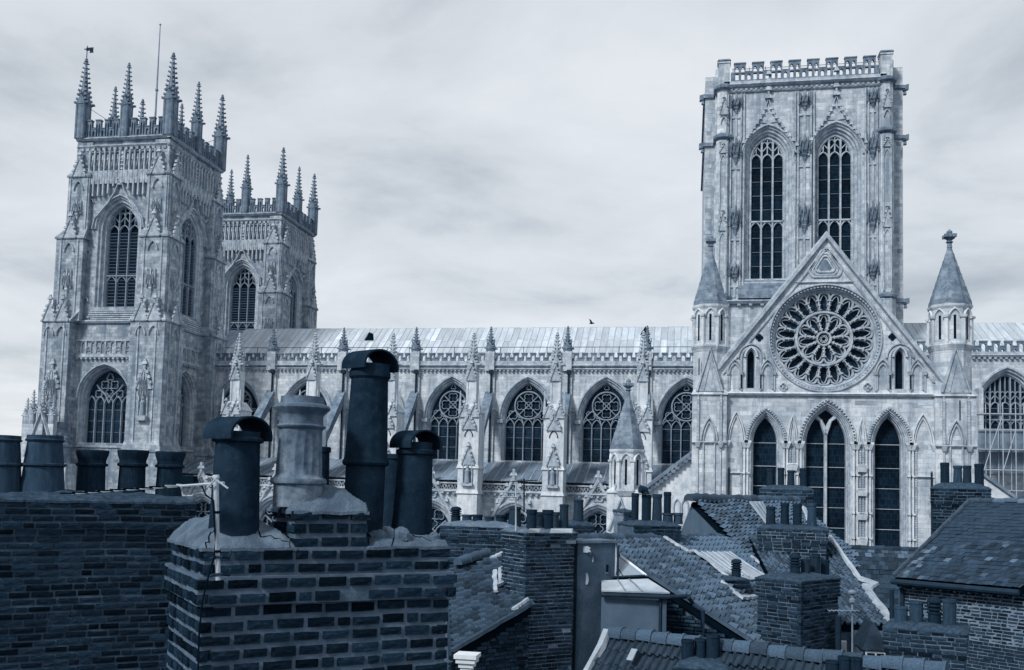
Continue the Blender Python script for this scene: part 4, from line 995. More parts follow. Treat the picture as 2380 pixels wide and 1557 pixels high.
avs = [(w_[0] - 1, w_[1] + 1, 0, 99) for w_ in lanc] + [(s[0] - .6, s[1] + .6, 0, 99) for s in spans]
blocks(tr, south(YS), TX0 + .9, TX1 - .9, vz(1270), vz(1040), 18, avs, .34)
blocks(tr, south(YS), ux(1680), ux(2170), zst - .8, zst - .1, 5, [], .34)

# turrets: octagonal, with slender arcades and a stone cone
def facet(c, ap, ang): return lambda u, d, z: (c[0] + (ap - d) * cos(ang) - u * sin(ang), c[1] + (ap - d) * sin(ang) + u * cos(ang), z)
def turret(parent, cx, cy, rad, z0, zs, ze, zt, base, slit=True):
    b = MB(); b.lathe((cx, cy, 0), [(rad, z0 - .2), (rad, ze)], 8, pi / 8); b.lathe((cx, cy, 0), [(rad + .05, z0 - .5), (rad + .2, z0 - .1), (rad + .02, z0 + .15)], 8, pi / 8)
    o = part('turret', b, 'stone', parent); ap = rad * cos(pi / 8); s = rad * sin(pi / 8)
    d = MB(); sl = MB()
    for k in range(8):
        ang = k * pi / 4; d.xf = facet((cx, cy), ap, ang); sl.xf = d.xf
        d.strip(arch(-s * .82, s * .82, ze - s * 1.7, ze - s * .35, 5), .16 * rad * .6, -.14, .02)
        d.box(s - .09 * rad, s + .09 * rad, -.12, .05, z0, ze - s * 1.5); d.box(-s * .16 - .1, -s * .16 - .02, -.05, .02, z0, z0 + .01)
        d.frust(s - .16 * rad, s + .16 * rad, -.2, .05, ze - s * 1.6, ze - s * 1.3, -.03)
        sl.box(-s * .16, s * .16, -.015, .05, z0 + (ze - z0) * .12, ze - s * 1.25)
    d.xf = FLAT; d.lathe((cx, cy, 0), [(rad + .02, ze - .18), (rad * 1.1, ze - .02), (rad * 1.12, ze + .12), (rad * .98, ze + .2)], 8, pi / 8)
    part('arcade', d, 'pale', o); part('slit', sl, 'shade', o)
    c = MB(); n = 9; pr = [(rad * 1.08, ze + .05)]
    for k in range(1, n + 1):
        r_ = rad * 1.06 * (1 - k / n) + .1; pr += [(r_ + .035, ze + (zt - ze) * k / n - .001), (r_, ze + (zt - ze) * k / n)]
    c.lathe((cx, cy, 0), pr, 8, pi / 8); part('cone', c, 'cone', o)
    f = MB(); e = rad * .14; f.lathe((cx, cy, zt), [(e, -.1), (e * .8, e * 1.2), (e * 1.4, e * 1.6), (e * .8, e * 2.2), (e * 2.1, e * 3.4), (e * 1.9, e * 4.4), (e * 1.0, e * 4.8), (e * 1.1, e * 5.6), (e * .2, e * 6.6)], 8)
    for k in range(4): a = k * pi / 2 + pi / 4; f.box(cx + e * 2 * cos(a) - e * .7, cx + e * 2 * cos(a) + e * .7, cy + e * 2 * sin(a) - e * .7, cy + e * 2 * sin(a) + e * .7, zt + e * 3.3, zt + e * 4.5)
    part('finial', f, 'trimdark', o); return o
for px, l_, r_, yt, yc0, yb in ((1650, 1610, 1690, 580, 717, 806), (2209, 2162, 2257, 572, 717, 803)):
    cx, _ = xz(px, 780, YS + .8); rad = (xz(r_, 760, YS + .8)[0] - xz(l_, 760, YS + .8)[0]) / 2; Z = lambda y: xz(px, y, YS + .8)[1]
    turret(tr, cx, YS + .9, rad, Z(yb), None, Z(yc0), Z(yt), 0)
    b = MB(); s = 1 if px > 1900 else -1; hw_ = rad * .98
    b.lathe((cx, YS + .9, 0), [(rad * 1.02, zst - 2), (rad * 1.02, Z(yb))], 8, pi / 8)
    b.box(cx - hw_, cx + hw_, YS - .55, YS + 3.5, 0, zst); b.frust(cx - hw_ - .1, cx + hw_ + .1, YS - .7, YS + 3.6, zst - .15, zst + .25, .2)
    p_ = part('stair_turret_pier', b, 'stone', tr)
    g_ = MB(south(YS - .55)); za, zb = Z(822), zst + .1
    g_.prism([(cx - .85, zb), (cx + .85, zb), (cx, za)], -.1, 1.4); g_.strip([(cx - .95, zb), (cx, za + .2), (cx + .95, zb)], .22, -.2, .3); g_.strip([(cx - .45, zb + .1), (cx, za - 1.0), (cx + .45, zb + .1)], .12, -.16, 0)
    zn = vz(1030); g_.strip(opening(cx - .42, cx + .42, vz(1220), zn, vz(985), 5), .14, -.14, .02); g_.strip(arch(cx - .6, cx + .6, zn, vz(975), 5), .12, -.2, .02); string(g_, cx - hw_, cx + hw_, 0, zn - .1, .2, .2)
    for e in (-.85, .85):
        g_.box(cx + e - .05, cx + e + .05, -.12, .02, vz(1220), zst - .2)
        for k in range(30): z = zn + (zst - .4 - zn) * k / 30; g_.frust(cx + e * 1.0 - .1, cx + e * 1.0 + .1, -.17, 0, z, z + .12, .04)
        g_.frust(cx + e - .1, cx + e + .1, -.22, .02, zn - .5, zn - .15, -.1)
    part('pier_arcade', g_, 'trim', p_)
    b = MB(south(YS - .56)); 
    for ya, yb_ in ((930, 975), (835, 875)): b.box(cx + s * hw_ * .2 - .05 - .55 * (s < 0), cx + s * hw_ * .2 + .03 - .55 * (s < 0), -.01, .04, vz(yb_), vz(ya))
    part('slit', b, 'shade', p_)
    b = MB(); xx = cx - s * (hw_ + .22); b.tube([(xx, YS - .25, 0), (xx, YS - .25, vz(1093))], .07, 6); part('drainpipe', b, 'iron', p_)
    for zq, n in ((0, 16),): blocks(tr, south(YS - .55), cx - hw_ + .05, cx + hw_ - .05, vz(1270), zst - .2, n, [(cx - .7, cx + .7, 0, 99)], .34)
# the small turret and raking aisle wall to the left, mirrored raking wall to the right
cx, _ = xz(1457, 1090, YS + .8); rad = (xz(1497, 1090, YS)[0] - xz(1417, 1090, YS)[0]) / 2; Z = lambda y: xz(1457, y, YS + .8)[1]
sm_t = turret(tr, cx, YS + .9, rad, Z(1138), None, Z(1050), Z(915), 0)
b = MB(); b.box(cx - rad - .1, cx + rad + .1, YS - .3, YS + 3, 0, Z(1143)); b.frust(cx - rad - .2, cx + rad + .2, YS - .4, YS + 3.1, Z(1143) - .1, Z(1138), .15)
a_l = q(1500, 1142); a_r = q(1612, 1050)
b.prism([(a_l[0] - .3, 0), (a_r[0], 0), (a_r[0], a_r[1]), (a_l[0] - .3, a_l[1] - .15)], YS + .3, YS + 1.2); aw_ = part('aisle_front', b, 'pale', tr)
b = MB(south(YS)); b.strip([(a_l[0] - .3, a_l[1]), a_r], .38, .05, 1.3); 
for k in range(12): t = k / 12; u, z = a_l[0] + (a_r[0] - a_l[0]) * t, a_l[1] + (a_r[1] - a_l[1]) * t; b.frust(u - .15, u + .15, -.05, .2, z - .35, z - .1, -.02)
part('raking_parapet', b, 'trimdark', tr)
b = MB(); b.quad((a_l[0] - .3, YS + 1.3, a_l[1]), (a_r[0], YS + 1.3, a_r[1]), (a_r[0], YA, a_r[1]), (a_l[0] - .3, YA, a_l[1])); b.box(a_l[0] - .2, a_r[0], YS + 1.2, YA, 0, a_l[1] - .3); part('aisle_roof', b, 'leadd', tr)
g_ = MB(south(YS - .3)); x_, z_ = q(1435, 1150); 
x_, _ = xz(1442, 1200, YS - .3); zz0, zz1 = xz(1442, 1232, YS)[1], xz(1442, 1160, YS)[1]
g_.strip([(x_ - .9, zz0), (x_, zz1), (x_ + .9, zz0)], .22, -.2, .05); g_.strip(opening(x_ - .35, x_ + .35, zz0 - 1, zz0 + .3, zz0 + 1.0, 4), .14, -.15, .02); g_.box(x_ - .5, x_ - .42, -.01, .1, zz1 + .2, zz1 + 1.2); part('gablet', g_, 'trim', aw_)
g_ = MB(south(YS + .3)); 
for px in (1573, 1592):
    x_, z_ = q(px, 1175); g_.strip(opening(x_ - .25, x_ + .25, z_ - .8, z_, z_ + .5, 4), .12, -.12, .02)
part('blind_window', g_, 'trim', aw_)
e_l, e_r = q(2262, 1085), q(2385, 1172)
b = MB(); b.prism([(e_l[0], 0), (e_r[0] + 3, 0), (e_r[0] + 3, e_r[1] - 2.2), e_r, e_l], YS + .3, YS + 1.2); part('aisle_front', b, 'pale', tr)
b = MB(south(YS)); b.strip([e_l, e_r, (e_r[0] + 2.6, e_r[1] - 1.9)], .4, .05, 1.3); part('raking_parapet', b, 'trimdark', tr)

# ================================================================== choir (right edge)
ch = thing('choir', 'stone choir wall with large arched window and lead roof at the right edge', 'church choir', (30, 104, 0))
qx = lambda px, y=900: xz(px, y, YC)[0]
hz_ = lambda y: xz(2330, y, YC)[1]
CX0, CX1 = X1 + .5, X1 + 26
cw = (qx(2272, 960), qx(2412, 960), hz_(1090), hz_(945), hz_(858))
b = MB(south(YC)); b.plate([(CX0, 0), (CX1, 0), (CX1, hz_(828)), (CX0, hz_(828))], [opening(*cw)], 0, .9); part('clerestory_wall', b, 'stone', ch)
window(ch, south(YC), cw, st, 'perp', 5, .17, 'glass', transoms=(hz_(975), hz_(1030)), hood=.35, bars=())
b = MB(south(YC)); string(b, CX0, CX1, 0, hz_(826), .35, .35); corbels(b, CX0, CX1, 0, hz_(831), .2, .5); b.box(CX0, CX1, -.25, .1, hz_(826), hz_(818)); part('string_course', b, 'trim', ch)
b = MB(south(YC)); merlons(b, CX0, CX1, hz_(820), hz_(806), hz_(795), -.2, .1, 22, .6, 1); part('parapet', b, 'trimdark', ch)
zr2 = xz(2330, 752, YR)[1]; ze2 = hz_(822)
b = MB(); b.loops([[(x, ye, ze2), (x, YR, zr2), (x, YR * 2 - ye, ze2)] for x in (CX0 - 4, CX1)]); crf = part('roof', b, 'leadd', ch)
lead_roof(crf, CX0 - 2, CX1, ye, ze2, YR - .05, zr2, .74, 2, sheet)
b = MB(); b.tube([(CX0 - 2, YR, zr2 + .05), (CX1, YR, zr2 + .05)], .09, 6); part('ridge_roll', b, 'lead', crf)
b = MB(); pz = xz(2262, 1000, YC - 1)
b.box(qx(2264), qx(2274), YC - 1.6, YC, 0, hz_(905)); b.box(qx(2210), qx(2232), YC - .5, YC, 0, hz_(800)); part('buttress', b, 'stone', ch)
# scaffolding before the choir window
sc = thing('scaffold', 'tube scaffolding with boards in front of the far right window', 'scaffold', (qx(2330), 95, 0))
ys = 95.0; sx_ = [xz(p, 1100, ys)[0] for p in (2272, 2302, 2332, 2362, 2392)]; szs = [xz(2330, y, ys)[1] for y in (1140, 1092, 1045, 998, 962)]
zt = xz(2330, 935, ys)[1]
for x in sx_:
    for y in (ys, ys + 1.3):
        b = MB(); b.tube([(x, y, 0), (x, y, zt if x > sx_[0] + 1 else zt - 1.5)], .045, 6); part('upright', b, 'alu', sc)
for z in szs:
    for y in (ys, ys + 1.3):
        b = MB(); b.tube([(sx_[0] - .4, y, z), (sx_[-1] + .6, y, z)], .045, 6); part('ledger', b, 'alu', sc)
for z in szs[::2]:
    for j in range(4): b = MB(); b.box(sx_[0] - .3, sx_[-1] + .5, ys + .08 + j * .3, ys + .34 + j * .3, z + .05, z + .09); part('board', b, 'wood', sc)
for (i, z0, z1) in ((0, szs[0], szs[2]), (2, szs[1], szs[3]), (1, szs[2], szs[4])):
    b = MB(); b.tube([(sx_[i], ys - .06, z0), (sx_[i + 1], ys - .06, z1)], .04, 6); part('brace', b, 'alu', sc)
b = MB(); x0_, z0_ = xz(2274, 1088, ys + 1.6); x1_, z1_ = xz(2400, 1002, ys + 1.6); b.box(x0_, x1_, ys + 1.5, ys + 1.54, z0_, z1_); part('debris_sheet', b, 'leadd', sc)
# a bird above the nave roof
bp_ = at(1375, 751, 80); b = MB(); b.lathe((0, 0, 0), [(.01, -.22), (.07, -.1), (.09, .02), (.05, .13), (.06, .18), (.02, .24)], 8)
b.v = [(bp_.x + z, bp_.y + y, bp_.z + x) for x, y, z in b.v]
for s in (-1, 1): b.quad((bp_.x - .08, bp_.y, bp_.z + .02), (bp_.x + .1, bp_.y, bp_.z + .02), (bp_.x - .02, bp_.y + s * .3, bp_.z + .22), (bp_.x - .2, bp_.y + s * .42, bp_.z + .3))
o = part('bird', b, 'black'); o['label'] = 'tiny dark bird in flight above the nave roof ridge'; o['category'] = 'bird'
# ================================================================== brickwork
def brick_mesh(seed, m):
    r = random.Random(seed); b = MB(); xs = (-.5, -.46, 0, .46, .5); zs = (-.5, -.4, .4, .5); ys = (-.5, -.42)
    # front face grid with softened edges, four sides, no back
    idx = {}
    for i, x in enumerate((-.5, -.17, .17, .5)):
        for j, z in enumerate((-.5, 0, .5)):
            e = (i in (0, 3)) or (j in (0, 2)); idx[i, j] = b.a(x * (1 - (.02 + .03 * r.random()) * e), -.5 + (.03 + .06 * r.random() if e else .03 * r.random()), z * (1 - (.05 + .1 * r.random()) * e))
    for i in range(3):
        for j in range(2): b.f.append((idx[i, j], idx[i + 1, j], idx[i + 1, j + 1], idx[i, j + 1]))
    loop = [(0, 0), (1, 0), (2, 0), (3, 0), (3, 1), (3, 2), (2, 2), (1, 2), (0, 2), (0, 1)]
    back = [b.a((-.5, -.17, .17, .5)[i], .5, (-.5, 0, .5)[j]) for i, j in loop]; fr = [idx[k] for k in loop]
    for k in range(10): b.f.append((fr[k], back[k], back[(k + 1) % 10], fr[(k + 1) % 10]))
    return b.mesh('brick', m)
BRK = {m: [brick_mesh(s, m) for s in range(7)] for m in ('brick', 'brick2')}
def lay(parent, p0, p1, z1, z0, course, blen, m='brick', off=lambda k: 0.0, mort=.012, thick=.09, seed=1, drop=.0, limit=300, header=.12, odd=False, top=None):
    """bricks on the vertical face from p0 to p1 (left to right as seen), courses counted down from z1"""
    r = random.Random(seed); nz0 = seed * 1.7; p0 = Vector((p0[0], p0[1], 0)); p1 = Vector((p1[0], p1[1], 0)); L = (p1 - p0).length; u = (p1 - p0) / L; nrm = Vector((u.y, -u.x, 0))
    rot = atan2(u.y, u.x); n = int((z1 - z0) / course); items = []
    for k in range(n):
        o = off(k); z = z1 - course * (k + .5) + r.uniform(-.04, .04) * course; ua, ub = -o, L + o; x = ua - ((blen / 2 if (k + odd) % 2 else 0))
        while x < ub - .02:
            ln = blen * r.uniform(.88, 1.10) if r.random() > header else blen * .52
            a, c = max(x, ua), min(x + ln, ub)
            if ub - c < .05: c = ub
            if c - a > .035 and r.random() >= drop and (top is None or z + course / 2 < min(top(a / L), top(c / L))): items.append((a, c, z, o, r.random(), r.uniform(-.009, .007), r.uniform(-.028, .028), r.choice(BRK[m]), r.uniform(.80, 1.02)))
            x = c if c == ub else x + ln
    for (a, c, z, o, q, dd, tw, me, hs) in items[:limit]:
        p = p0 + u * ((a + c) / 2) + nrm * (o + dd - thick / 2); z += .13 * course * noise.noise(Vector(((a + c) * 1.1, nz0, z * .4)))
        inst('brick', me, parent, (p.x, p.y, z), (0, tw * .5, rot + tw * .3), (c - a - mort, thick, (course - mort) * hs))
    rest = items[limit:]
    if rest:
        b = MB()
        for (a, c, z, o, q, dd, tw, me, hs) in rest:
            P0 = p0 + u * (a + mort / 2) + nrm * (o + dd); P1 = p0 + u * (c - mort / 2) + nrm * (o + dd); h = (course - mort) * hs / 2; i = -nrm * thick
            b.loops([[(P0.x, P0.y, z - h), (P1.x, P1.y, z - h), (P1.x, P1.y, z + h), (P0.x, P0.y, z + h)], [(P0.x + i.x, P0.y + i.y, z - h), (P1.x + i.x, P1.y + i.y, z - h), (P1.x + i.x, P1.y + i.y, z + h), (P0.x + i.x, P0.y + i.y, z + h)]])
        part('brick_courses', b, m, parent, kind='stuff')
    return len(items)
def core(parent, A, B, depth, z0, z1, ins, m, nm='mortar_core', off=None, course=None):
    """solid body behind the bricks; A-B is the front edge, it goes back by depth"""
    A = Vector((A[0], A[1], 0)); B = Vector((B[0], B[1], 0)); u = (B - A).normalized(); back = Vector((-u.y, u.x, 0))
    b = MB()
    def ring(o, z):
        a, c = A - u * (o - ins) + back * (ins - o), B + u * (o - ins) + back * (ins - o)
        return [(a.x, a.y, z), (c.x, c.y, z), (c.x + back.x * (depth + 2 * o - 2 * ins), c.y + back.y * (depth + 2 * o - 2 * ins), z), (a.x + back.x * (depth + 2 * o - 2 * ins), a.y + back.y * (depth + 2 * o - 2 * ins), z)]
    if off is None: b.loops([ring(0, z0), ring(0, z1)])
    else:
        lp = []; n = int((z1 - z0) / course); prev = None
        for k in range(n + 1):
            o = off(k) if k < n else off(n - 1)
            if prev is None or o != prev: 
                if prev is not None: lp.append(ring(prev, z1 - course * k))
                lp.append(ring(o, z1 - course * k)); prev = o
        lp.append(ring(prev, z0)); b.loops(lp[::-1])
    return part(nm, b, m, parent)
SURF = {}
def mound(parent, pts, h, m, seed=0, res=14, edge=.0, flat=.35, nm='flaunching', amp=.035):
    """lumpy mortar cap over the quad pts (counter-clockwise, each x,y,z)"""
    b = MB(); q = [Vector(p) for p in pts]; ids = {}
    for i in range(res + 1):
        for j in range(res + 1):
            s, t = i / res, j / res; p = q[0] * (1 - s) * (1 - t) + q[1] * s * (1 - t) + q[2] * s * t + q[3] * (1 - s) * t
            e = min(s, 1 - s, t, 1 - t); k = min(1, e / flat); k = sin(k * pi / 2) ** .7
            nz_ = noise.noise(Vector((p.x * 6, p.y * 6, seed * 3.7))) * amp + noise.noise(Vector((p.x * 17, p.y * 17, seed))) * amp * .45
            ex = (noise.noise(Vector((p.x * 9, p.y * 9, seed + 9.0))) * .03 if e < .06 else 0)
            ids[i, j] = b.a(p.x + ex, p.y + ex, p.z + edge * (0 if e == 0 else 1) + h * k + nz_ * (1 if e > 0 else .25))
    for i in range(res):
        for j in range(res): b.f.append((ids[i, j], ids[i + 1, j], ids[i + 1, j + 1], ids[i, j + 1]))
    rim = [ids[i, 0] for i in range(res)] + [ids[res, j] for j in range(res)] + [ids[i, res] for i in range(res, 0, -1)] + [ids[0, j] for j in range(res, 0, -1)]
    low = [b.a(b.v[i][0], b.v[i][1], b.v[i][2] - .025) for i in rim]
    for k in range(len(rim)): b.f.append((rim[k], rim[(k + 1) % len(rim)], low[(k + 1) % len(rim)], low[k]))
    def surf(s, t):
        i = min(res, max(0, round(s * res))); j = min(res, max(0, round(t * res))); return Vector(b.v[ids[i, j]])
    o = part(nm, b, m, parent, smooth=True); SURF[o.name] = surf; return o

# ------------------------------------------------------------------ chimney pots (profiles run 0..1 in height, radius in units of the base radius)
PROF = {
 'taper': [(1.0, 0), (.98, .1), (.84, .84), (.84, .86), (.92, .865), (.95, .90), (.95, .985), (.90, 1.0), (.72, 1.0), (.70, .8)],
 'plain': [(1.0, 0), (.86, .90), (.86, .91), (.96, .915), (.96, .955), (.90, .96), (.90, 1.0), (.74, 1.0), (.72, .8)],
 'roll':  [(1.0, 0), (.97, .05), (.90, .66), (1.06, .68), (1.07, .72), (.92, .74), (.93, .80), (1.06, .90), (1.10, .97), (1.08, 1.0), (.90, 1.0), (.86, .8)],
 'straight': [(1.0, 0), (1.0, .88), (1.08, .89), (1.08, .95), (1.02, .96), (1.02, 1.0), (.85, 1.0), (.82, .8)],
 'squat': [(1.0, 0), (.9, .78), (1.04, .8), (1.04, 1.0), (.86, 1.0), (.84, .7)],
 'louvre': [(1.0, 0), (.95, .42), (1.12, .44), (1.12, .49), (.8, .50), (.8, .53), (1.12, .56), (1.12, .61), (.8, .62), (.8, .65), (1.12, .68), (1.12, .73), (.8, .74), (.8, .77), (1.12, .80), (1.12, .86), (1.0, .9), (.8, .96), (.2, 1.0)],
 'barrel': [(1.15, 0), (1.12, .04), (.98, .5), (1.12, .52), (1.13, .55), (.98, .56), (.86, .9), (.94, .905), (.98, .93), (.9, .945), (.9, 1.0), (.78, 1.0), (.76, .85)],
}
POTM = {}
def pot(parent, x, y, z, r, h, kind='taper', m='potg', n=20, lean=0.0):
    key = (kind, m)
    if key not in POTM:
        b = MB(); b.lathe((0, 0, 0), PROF[kind], n); POTM[key] = b.mesh('chimney_pot', m, smooth=True)
    return inst('chimney_pot', POTM[key], parent, (x, y, z), (lean, lean * .6, RND.uniform(0, 6)), (r, r, h))
def hood_cowl(parent, x, y, z, r, ln, m, rot):
    """half-round clay hood over a pot, open at both ends"""
    b = MB(); n = 16; th = r * .10; rings = []
    for s in (-ln / 2, ln / 2):
        o = [(r * cos(a), s, r * .74 * sin(a)) for a in [pi * (-.06 + 1.12 * k / n) for k in range(n + 1)]]
        i = [((r - th) * cos(a), s, (r - th) * .74 * sin(a)) for a in [pi * (-.06 + 1.12 * k / n) for k in range(n, -1, -1)]]
        rings.append(o + i)
    b.loops(rings, cap=True)
    ca, sa = cos(rot), sin(rot)
    b.v = [(x + vx * ca - vy * sa, y + vx * sa + vy * ca, z + vz_) for vx, vy, vz_ in b.v]
    return part('cowl', b, m, parent, smooth=True)

def stack(name, label, pl, pr, dl, dr, ytop, ybot, depth, course, blen, m='brick2', mort='mortar', corb=(0, 2), co=.05, ledge=None, cap='moss', caph=.12, seed=1, left=False, right=False, zbot=None, dropz=0.0, cap_over=.0, capres=18, drop=0.0, mw=.012, header=.15):
    """a brick chimney stack: front edge from pixel pl (depth dl) to pr (depth dr)"""
    ym = (ytop[0] + ytop[1]) / 2 if isinstance(ytop, tuple) else ytop
    A = P(pl, ym, dl); B = P(pr, ym, dr); zt = (A.z + B.z) / 2; zb = P((pl + pr) / 2, ybot, (dl + dr) / 2).z if zbot is None else zbot
    u = (Vector((B.x - A.x, B.y - A.y, 0))).normalized(); back = Vector((-u.y, u.x, 0)); mid = (A + B) / 2 + back * depth / 2
    t = thing(name, label, 'chimney', (mid.x, mid.y, zb - dropz)); off = (lambda k: co if corb[0] <= k < corb[1] else (co * .5 if corb[1] <= k < corb[1] + 1 and co > .03 else 0.0))
    c_ = core(t, A, B, depth, zb - dropz, zt, .022, mort, off=off, course=course)
    lay(t, A, B, zt, zb, course, blen, m, off, mort=mw, seed=seed, drop=drop, header=header)
    if left: lay(t, A + back * depth, A, zt, zb, course, blen, m, off, mort=mw, seed=seed + 50, odd=True, header=.3)
    if right: lay(t, B, B + back * depth, zt, zb, course, blen, m, off, mort=mw, seed=seed + 70, odd=True, header=.3)
    e = co + cap_over
    pts = [A - u * e - back * e, B + u * e - back * e, B + u * e + back * (depth + e), A - u * e + back * (depth + e)]
    pts = [(p.x, p.y, zt + .01) for p in pts]
    if cap: mound(t, pts, caph, cap, seed, capres)
    return t, A, B, u, back, zt, zb
def pots_on(t, A, B, back, zt, caph, rows, depth):
    """rows of (px, base y, top y, width px, kind, material, fraction of the depth) -> pots standing on the cap"""
    for (px, yb, yt, wd, kind, m, fr) in rows:
        # put the pot on the ray through px at the line parallel to the front edge
        o = A + back * depth * fr; d = (B - A); r = ray(px, yb)
        den = r.x * d.y - r.y * d.x; k = ((o.x - CAM.x) * d.y - (o.y - CAM.y) * d.x) / den; p = CAM + r * k
        h = (yb - yt) / F * k; rr = wd / 2 / F * k
        q = pot(t, p.x, p.y, zt + caph * .35, rr, h + (P(px, yb, k).z - zt - caph * .35), kind, m)
# ================================================================== the near chimney stack
cA, bA = .1045, .235
A0 = P(470, 1272, 6.9); A1 = P(1050, 1272, 7.9); zt = A0.z * .5 + A1.z * .5
u = Vector((A1.x - A0.x, A1.y - A0.y, 0)).normalized(); bk = Vector((-u.y, u.x, 0)); dep = 1.3
near = thing('chimney_stack', 'large sooty brick stack nearest the camera with hooded pots and a TV aerial', 'chimney', (*((A0 + A1) / 2 + bk * dep / 2).xy, 0))
offA = lambda k: .0 if k < 2 else (.045 if k < 4 else 0.0)
zlow = zt - cA * 16
core(near, A0, A1, dep, 0, zt, .024, 'mortar', off=lambda k: max(0, offA(k)), course=cA)
lay(near, A0, A1, zt, zlow, cA, bA, 'brick', offA, mort=.028, thick=.1, seed=3, header=.12, drop=.015)
lay(near, A0 + bk * dep, A0, zt, zlow, cA, bA * .8, 'brick', offA, mort=.028, thick=.1, seed=8, odd=True, header=.2)
lay(near, A1, A1 + bk * dep, zt, zlow, cA, bA, 'brick', offA, mort=.028, thick=.1, seed=9, odd=True, limit=60)
qd = lambda s, t, z: (A0 + (A1 - A0) * s + bk * dep * t).xy.to_tuple() + (z,)
mleft = mound(near, [qd(.006, .008, zt), qd(.345, .008, zt), qd(.345, 1.0, zt), qd(-.01, 1.0, zt)], .24, 'cement', 2, 34, flat=.5, amp=.03)
mright = mound(near, [qd(.635, .008, zt), qd(.995, .008, zt), qd(1.0, 1.0, zt), qd(.635, 1.0, zt)], .13, 'cement', 5, 34, flat=.45, amp=.035)
# brick pedestal under the pale pot
pz = zt + .30; ped0 = A0 + (A1 - A0) * .335 + bk * .02; ped1 = A0 + (A1 - A0) * .645 + bk * .02
offP = lambda k: .012 if k == 0 else 0
core(near, ped0, ped1, .62, zt - .1, pz, .024, 'mortar', nm='pedestal_core'); lay(near, ped0, ped1, pz, zt - .02, cA, bA * .95, 'brick', offP, mort=.028, thick=.1, seed=21); lay(near, ped0 + bk * .62, ped0, pz, zt - .02, cA, bA, 'brick', offP, mort=.028, seed=22); lay(near, ped1, ped1 + bk * .62, pz, zt - .02, cA, bA, 'brick', offP, mort=.028, seed=23)
e0 = ped0 - u * .012 - bk * .012; e1 = ped1 + u * .012 - bk * .012
mound(near, [(e0.x, e0.y, pz - .02), (e1.x, e1.y, pz - .02), (*(e1 + bk * .72).xy, pz - .02), (*(e0 + bk * .72).xy, pz - .02)], .20, 'cement', 7, 28, flat=.5, amp=.03)
def onA(px, py, fr):
    o = A0 + bk * dep * fr; d = A1 - A0; r = ray(px, py); den = r.x * d.y - r.y * d.x; k = ((o.x - CAM.x) * d.y - (o.y - CAM.y) * d.x) / den; return CAM + r * k, k
def lathe_pot(px, yb, yt, wpx, prof, m, fr, lab=None, lean=(0, 0), n=32, flutes=0):
    p, k = onA(px, yb, fr); r0 = wpx / 2 / F * k; h = (yb - yt) / F * k; b = MB(); lp = []
    for rr, z in prof:
        lp.append([])
        for i in range(n):
            a = 2 * pi * i / n; rad = rr
            if flutes and .19 < z < .66: rad = rr * (1 - .07 * (0.5 + .5 * cos(a * flutes)) * (1 if .2 < z < .62 else .3))
            lp[-1].append((p.x + lean[0] * z * h + r0 * rad * cos(a), p.y + r0 * rad * sin(a), p.z + z * h))
    b.loops(lp); o = part('chimney_pot', b, m, near, smooth=True, label=lab); return o, p, k, r0, h
FR = .22
ang = atan2(u.y, u.x)
# left pot with hood
o, p, k, r0, h = lathe_pot(543, 1243, 1003, 118, [(1.0, -.05), (1.0, .0), (.96, .1), (.86, .86), (.86, .89), (1.0, .905), (1.0, .93), (.86, .955), (.86, 1.0), (.7, 1.0), (.68, .8)], 'pot', FR, 'soot-black tapered pot under a half-round clay hood, left of the pale pot', (.0, 0))
hood_cowl(o, p.x, p.y, p.z + h * .955, r0 * 1.08, r0 * 1.6, 'pot', radians(68))
# pale fluted pot
o, p, k, r0, h = lathe_pot(692, 1150, 922, 112, [(1.0, -.12), (1.0, .08), (1.0, .10), (1.13, .115), (1.16, .14), (1.12, .165), (1.0, .18), (.98, .195), (.96, .21), (.95, .3), (.93, .4), (.91, .5), (.895, .6), (.89, .64), (.88, .665), (1.0, .685), (1.02, .70), (.9, .72), (.89, .80), (.96, .83), (1.14, .87), (1.17, .885), (1.12, .91), (.9, .93), (.88, 1.0), (.7, 1.0), (.66, .8)], 'potpale', .2, 'pale weathered fluted pot with roll mouldings', (.01, 0), 64, 16)
# tall two-piece pot with hood
o, p, k, r0, h = lathe_pot(842, 1246, 845, 92, [(1.0, -.03), (1.0, .02), (1.0, .40), (1.0, .405), (1.14, .412), (1.19, .425), (1.15, .44), (1.08, .455), (.94, .90), (.94, .91), (1.05, .925), (1.05, .95), (.98, .965), (.96, 1.0), (.8, 1.0), (.78, .8)], 'pot', .3, 'tall black pot made of two lengths under a half-round hood', (.012, 0))
hood_cowl(o, p.x + .012 * h, p.y, p.z + h * .985, r0 * 1.2, r0 * 1.7, 'pot', radians(62))
# right pot with hood, and two smaller pots in the back row
o, p, k, r0, h = lathe_pot(956, 1244, 1040, 98, [(1.0, -.04), (1.0, .0), (.92, .25), (.82, .90), (.82, .91), (.93, .925), (.93, .965), (.80, .98), (.78, 1.06), (.66, 1.06), (.62, .8)], 'pot', .3, 'black pot under a half-round hood at the right end', (.02, 0))
hood_cowl(o, p.x + .02 * h, p.y, p.z + h * 1.02, r0 * 1.02, r0 * 1.5, 'pot', radians(58))
lathe_pot(908, 1238, 1055, 52, [(1.0, -.1), (.95, 0), (.8, .93), (.92, .94), (.92, .99), (.8, 1.0), (.6, 1.0), (.58, .8)], 'pot', .8, 'plain black pot half hidden behind the right hooded pot')
lathe_pot(741, 1238, 1038, 44, [(1.0, -.1), (.95, 0), (.8, .93), (.94, .94), (.94, .99), (.8, 1.0), (.6, 1.0), (.58, .8)], 'pot', .85, 'slim black pot half hidden behind the pale pot')
